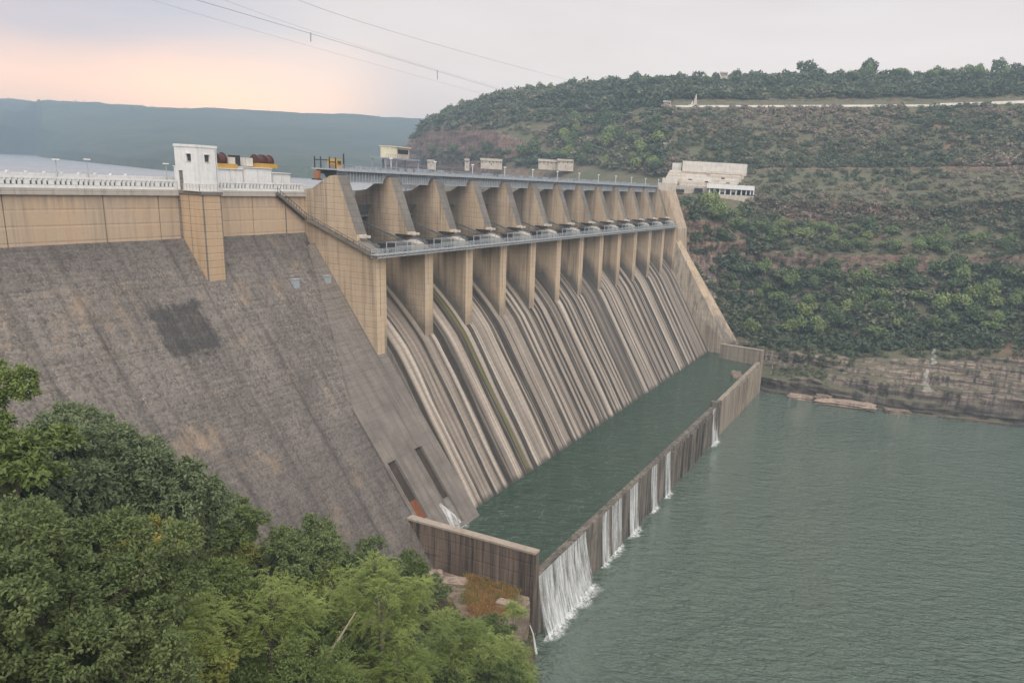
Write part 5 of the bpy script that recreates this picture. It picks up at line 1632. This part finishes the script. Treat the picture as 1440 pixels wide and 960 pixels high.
while len(placed) < 74 and tries < 6000:
    tries += 1
    px = r.uniform(-30, 735); y0_ = np.interp(px, line_x, line_y); py = r.uniform(y0_ + 14, 1010)
    q = bank_hit(px, py, 2.0)
    if q is None or q[0] < slope_x(q[2]) + 3.2: continue
    if q[1] > -27 or (q[0] > 86 and q[1] > -46): continue
    if any(np.linalg.norm(q - p_) < 4.0 for p_ in placed): continue
    placed.append(q)
    if px < 240: k = r.choice([0, 2, 2, 6, 6, 4])
    elif px < 420: k = r.choice([0, 1, 2, 4, 5, 6, 3])
    else: k = r.choice([0, 1, 3, 5, 0, 2, 3])
    part_ = 'near the left edge' if px < 240 else ('in the middle of the bank' if px < 480 else 'towards the river edge of the bank')
    o = bpy.data.objects.new('shrub', None); COL.objects.link(o); o.location = q; sc_ = r.uniform(0.85, 1.3)
    o.scale = (sc_, sc_, sc_ * r.uniform(.85, 1.15)); o.rotation_euler = (0, 0, r.uniform(0, 6.28))
    setp(o, LBL[k] + ' ' + part_, 'shrub', LBL[k] + 's ' + part_)
    for nm, me in zip(('crown', 'stem'), SHR[k]):
        c = bpy.data.objects.new(nm, me); COL.objects.link(c); c.parent = o
print('shrubs', len(placed))
# bare pale stem leaning in front of the feathery trees
q0, q1, q2 = at(440, 958, D=88), at(472, 905, D=91), at(500, 860, D=94)
t = thing('dead_stem', 'bare pale leaning stem in front of the feathery trees', 'dead tree', q0)
MB().tube([q0 - np.array([0, 0, 3]), q0, q1, q2], [0.24, 0.22, 0.17, 0.07], 8).build('stem', M['palebark'], t)
MB().tube([q1, q1 + np.array([1.4, 0.3, 1.6])], [0.08, 0.03], 6).build('twig', M['palebark'], t)

# undergrowth on the bank and rust coloured grass on the terrace
def ground_tufts(name, pts, nrm_up, k, L, W, mat, label, h=0.5, seed=3):
    r = np.random.default_rng(seed); n = len(pts)
    c = np.repeat(pts, k, 0) + r.normal(size=(n * k, 3)) * np.array([h, h, h * 0.35]) + np.array([0, 0, h * 0.35])
    d = unit(rand_dirs(r, n * k) + np.array([0, 0, nrm_up])); up = rand_dirs(r, n * k)
    o = link(name, quads_mesh(name, leaves(c, d, up, L * r.uniform(.6, 1.4, n * k), W), r.random(n * k)), M[mat]); setp(o, label, None, None, 'stuff'); return o


pts = []
while len(pts) < 1500:
    x, y = rng.uniform(-10, 160), rng.uniform(-180, -24)
    z = left_h(x, y)
    if x < slope_x(z) + 1 or z < 6.5 or (x > 140 and y < -150): continue
    pts.append((x, y, z))
ground_tufts('undergrowth', np.array(pts), 0.6, 44, 0.6, 0.28, 'leaf_olive', 'tangled green undergrowth covering the bank', 1.3)
pts = []
for i in range(420):
    px, py = rng.uniform(655, 728), rng.uniform(798, 868)
    if py < 795 + (px - 640) * 0.35: continue
    q = at(px, py, Z=16.9); pts.append(q)
ground_tufts('dry_grass', np.array(pts), 1.4, 26, 0.75, 0.09, 'leaf_dry', 'rust coloured dry grass on the rock terrace', 0.45, 4)
pts = []
for i in range(160):
    q = at(rng.uniform(648, 735), rng.uniform(800, 850), Z=16.9); pts.append(q)
ground_tufts('green_grass', np.array(pts), 1.2, 26, 0.6, 0.10, 'leaf_bright', 'green grass between the dry tufts', 0.5, 5)

# ------------------------------------------------------------------ hillside trees
def small_crown(seed, R_, nl, per, L, shape=(1, 1, 0.8)):
    r = np.random.default_rng(seed)
    lobes = [(np.array([0, 0, R_ * 0.9]), R_ * 0.62)]
    for i in range(nl):
        d = rand_dirs(r, 1)[0]; d[2] = d[2] * 0.6 + 0.1
        lobes.append((np.array([0, 0, R_ * 0.95]) + d * R_ * r.uniform(0.4, 0.75), R_ * r.uniform(0.25, 0.45)))
    T, N = tips_on_lobes(r, lobes, per / (4 * math.pi * R_ * R_ * 0.9), -0.7)
    n = len(T)
    d = unit(N * 0.5 + rand_dirs(r, n)); up = unit(N + np.array([0, 0, 0.8]) + rand_dirs(r, n) * 0.5)
    Q = leaves(T - d * L * 0.3, d, up, L * r.uniform(.7, 1.4, n), L * 0.62 * r.uniform(.7, 1.3, n))
    return Q * np.array(shape)


TREES = []
for i in range(9):
    sh = [(1, 1, .85), (1, 1, 1.15), (1.15, 1.15, .7)][i % 3]
    me = quads_mesh('crown', small_crown(100 + i, 3.2, 8 + i % 4, 520, 0.80, sh))
    me.materials.append(M[('hill_dark', 'hill_mid', 'hill_light')[i // 3]])
    tb = MB().tube([(0, 0, -2.5), (0.1, 0, 1.0), (0, 0.1, 3.0)], [0.26, 0.2, 0.1], 6)
    for a in range(3): tb.tube([(0, 0, 1.0), (1.1 * math.cos(a * 2.1 + i), 1.1 * math.sin(a * 2.1 + i), 2.7)], [0.10, 0.03], 5)
    tm = tb.mesh('trunk'); tm.materials.append(M['bark'])
    root = None
    TREES.append((me, tm))


def hill_tree(x, r, s, k, label, group, sink=0.0, lean=0.0):
    q = hill_at(x, r)
    o = bpy.data.objects.new('tree', None); COL.objects.link(o)
    o.location = (q[0], q[1], q[2] - sink); o.rotation_euler = (0, lean, random.uniform(0, 6.28)); s *= 1.15; o.scale = (s, s, s * random.uniform(0.85, 1.15))
    if group:
        tint_ = ('dark green', 'mid green', 'pale green')[k // 3]
        side_ = 'above the dam' if x < 945 else ('nearest the dam end' if x < 1110 else ('at mid hill' if x < 1280 else 'towards the right'))
        label = tint_ + ' ' + label + ', ' + side_; group = tint_ + ' ' + group + ', ' + side_
    setp(o, label, 'tree', group)
    for nm, me in zip(('crown', 'trunk'), TREES[k]):
        c = bpy.data.objects.new(nm, me); COL.objects.link(c); c.parent = o
    return o


cnt = 0
# named skyline trees
hill_tree(1133, 17.9, 3.3, 0, 'largest round dark tree standing out on the skyline', None)
hill_tree(1221, 17.9, 2.5, 1, 'tall leaning tree above the skyline right of the round one', None, 0, 0.25)
hill_tree(1271, 17.9, 2.3, 3, 'spreading tree on the skyline between leaning tree and the gap', None)
hill_tree(1372, 17.9, 2.4, 0, 'tall dark tree on the skyline near the right side', None)
hill_tree(1404, 17.9, 2.5, 1, 'dark tree on the skyline just right of another tall one', None)
for x in np.r_[np.arange(592, 1130, 8.5), np.arange(1146, 1470, 9.5)]:
    hill_tree(x + random.uniform(-3, 3), 17.85 + random.uniform(-0.25, 0.1), random.uniform(0.95, 1.7) * (1.15 if x > 1100 else 1), random.choice((0, 1, 2, 3, 4)),
              'tree in the uneven skyline row', 'trees along the hill skyline'); cnt += 1
G2 = 'trees on the lower right bank'
for i in range(95):
    x = random.uniform(1015, 1480); r = random.uniform(5.2, 6.95)
    if x < 1060: r = random.uniform(5.0, 8.0)
    hill_tree(x, r, random.uniform(1.0, 1.75), random.choice((0, 1, 2, 3, 4, 5, 4, 6)), 'tree in the wood above the river cliff', G2); cnt += 1
for i in range(44):
    x = random.uniform(1045, 1500)
    hill_tree(x, random.uniform(8.1, 9.3), random.uniform(0.9, 1.5), random.choice((0, 1, 3, 4, 5, 6)), 'tree on the terrace above the red rock ledge', 'trees on the terrace above the red ledge'); cnt += 1
for i in range(12):
    hill_tree(random.uniform(955, 1035), random.uniform(8.0, 9.4), random.uniform(1.1, 1.7), random.choice((0, 3, 4, 6, 7)), 'bushy tree below the white columns', 'trees below the columned building'); cnt += 1
for i in range(38):
    x = random.uniform(790, 935); r = random.uniform(12.0, 14.2)
    hill_tree(x, r, random.uniform(1.3, 2.2), random.choice((0, 1, 3, 4, 6, 7)), 'tree behind the far bridge end', 'trees behind the far bridge end'); cnt += 1
for i in range(16):
    x = random.uniform(590, 790)
    hill_tree(x, random.uniform(12.0, 12.25), random.uniform(1.2, 2.0), random.choice((0, 1, 3)), 'shore tree under the reddish cape cliff', 'shore trees under the cape cliff'); cnt += 1
print('hill trees', cnt)

# scrub and forest mass
TPL = [small_crown(300 + i, 2.0, 6, 120, 0.98, (1.15, 1.15, 0.8)) for i in range(10)]
def mass(name, label, spots, mat='scrub', seed=5, tpl=None):
    r = np.random.default_rng(seed); out = []; tn = []; tpl = tpl or TPL
    for (q, s, tv) in spots:
        T = tpl[r.integers(len(tpl))]; T = T[r.random(len(T)) < 0.70]
        a = r.uniform(0, 6.28); ca, sa = math.cos(a), math.sin(a)
        s *= 1.3; s *= r.choice([0.75, 1.0, 1.0, 1.35]); V = np.stack([T[..., 0] * ca - T[..., 1] * sa, T[..., 0] * sa + T[..., 1] * ca, T[..., 2] * r.uniform(.75, 1.2)], -1) * s
        out.append(V + np.array(q) + np.array([0, 0, -0.5 * s])); tn.append(np.full(len(T), tv) + r.normal(0, .05, len(T)))
    o = link(name, quads_mesh(name, np.concatenate(out), np.clip(np.concatenate(tn), 0, 1)), M[mat]); setp(o, label, None, None, 'stuff'); return o


TINY = [small_crown(400 + i, 1.6, 4, 34, 0.85, (1.2, 1.2, 0.6)) for i in range(8)]


def zone(n, x0, x1, ra, rb, s0, s1, t0, t1, thr=-0.15, seed=0):
    out = []; r = np.random.default_rng(seed)
    tries = 0
    while len(out) < n and tries < n * 6:
        tries += 1
        x, rr = r.uniform(x0, x1), r.uniform(ra, rb)
        q = hill_at(x, rr)
        nz = fbm(np.array([q * 0.022]), 3, 13)[0]
        if nz + r.uniform(-.35, .35) < thr: continue
        tv = np.clip(t0 + (t1 - t0) * np.clip(0.5 - nz * 1.1 + r.normal(0, 0.22), 0, 1), 0, 1)
        out.append((q, r.uniform(s0, s1), tv))
    return out


low = zone(1300, 1005, 1640, 4.5, 6.98, 0.8, 1.7, 0.0, 0.55, -0.5, 1) + zone(90, 1085, 1165, 2.15, 2.95, 0.22, 0.4, 0.25, 0.5, -1, 2) + zone(40, 1085, 1200, 3.2, 3.9, 0.4, 0.7, 0.2, 0.5, -1, 22) + zone(170, 1040, 1640, 4.0, 4.6, 0.5, 1.0, 0.25, 0.75, -0.4, 12)
low += zone(120, 950, 1060, 4.6, 9.5, 0.9, 1.6, 0.0, 0.5, -0.6, 13)
mass('lower_wood', 'dense green wood and bushes above the right river cliff', low)
mid = zone(560, 1040, 1640, 8.0, 9.9, 0.7, 1.4, 0.05, 0.6, -0.25, 3) + zone(1500, 1045, 1640, 9.8, 11.95, 0.5, 1.15, 0.25, 1.0, -0.6, 4) + zone(90, 1000, 1640, 7.0, 8.0, 0.5, 0.9, 0.1, 0.6, 0.1, 5)
mass('terrace_scrub', 'mixed green and dry scrub on the terraces of the hillside', mid)
upm = zone(3000, 935, 1640, 12.05, 14.95, 0.6, 1.4, 0.3, 1.05, -0.5, 6) + zone(420, 780, 945, 12.0, 15, 1.2, 2.2, 0.05, 0.75, -0.6, 7) + zone(420, 580, 800, 13.0, 16.9, 1.1, 2.1, 0.1, 0.7, -0.5, 8)
upm += zone(180, 585, 800, 11.5, 12.2, 1.0, 1.7, 0.05, 0.5, -0.6, 9)
mass('upper_scrub', 'olive and dry brown scrub covering the slope below the hill road', upm)
top = zone(1300, 690, 1640, 16.6, 18.05, 1.3, 2.3, 0.0, 0.5, -0.9, 10) + zone(130, 800, 940, 15, 16.6, 1.2, 2.2, 0.0, 0.5, -0.8, 11)
top += zone(190, 590, 720, 16.5, 18.02, 1.2, 2.0, 0.0, 0.45, -0.9, 14)
mass('hilltop_wood', 'dark green wood covering the hill top above the road', top)
tf = zone(2600, 1045, 1640, 9.4, 11.95, 0.35, 0.8, 0.4, 1.05, -1, 31) + zone(2600, 940, 1640, 12.05, 14.95, 0.4, 0.85, 0.4, 1.05, -1, 32) + zone(900, 1040, 1640, 7.3, 9.4, 0.35, 0.7, 0.3, 0.9, -1, 33) + zone(500, 940, 1640, 16.3, 17.0, 0.4, 0.8, 0.3, 0.9, -1, 34)
mass('dry_scrub', 'low dry tufts and grass on the open hill slopes', tf, seed=8, tpl=TINY)
# scattered tree tops on the far ridge
fr_ = []
r = np.random.default_rng(9)
for i in range(500):
    j = r.integers(0, FG.shape[1]); ii = int(np.clip(52 + r.normal(0, 4), 6, FG.shape[0] - 2)); q = FG[ii, j] * 1.0 + np.append(r.normal(size=2) * 25, 0)
    q[2] = FG[ii, j][2] - 1; fr_.append((q, r.uniform(1.2, 2.6), r.uniform(0, .4)))
mass('far_wood', 'tiny tree tops along the far hazy ridge', fr_, tpl=TINY)

# ================================================================== HAZE
lo_, hi_ = np.array([1e9] * 3), np.array([-1e9] * 3)
for P_ in (HG.reshape(-1, 3), Fp): lo_ = np.minimum(lo_, P_.min(0)); hi_ = np.maximum(hi_, P_.max(0))
hz = MB().box(min(lo_[0], -4300) - 60, -1550, -10, max(hi_[0], 1250) + 60, max(hi_[1], 4300) + 60, max(hi_[2] + 14, 275)).build('haze', None)
hm = bpy.data.materials.new('haze air'); hm.use_nodes = True
ht = NT(hm.node_tree); ht.n.remove(ht.n['Principled BSDF'])
pv = ht.node('ShaderNodeVolumePrincipled'); pv.inputs['Color'].default_value = (0.60, 0.80, 1.0, 1); pv.inputs['Density'].default_value = 0.00028
pv.inputs['Anisotropy'].default_value = 0.0
ht.l.new(pv.outputs[0], ht.n['Material Output'].inputs['Volume'])
hz.data.materials.clear(); hz.data.materials.append(hm)
setp(hz, 'thin blue evening haze over the valley', None, None, 'stuff')
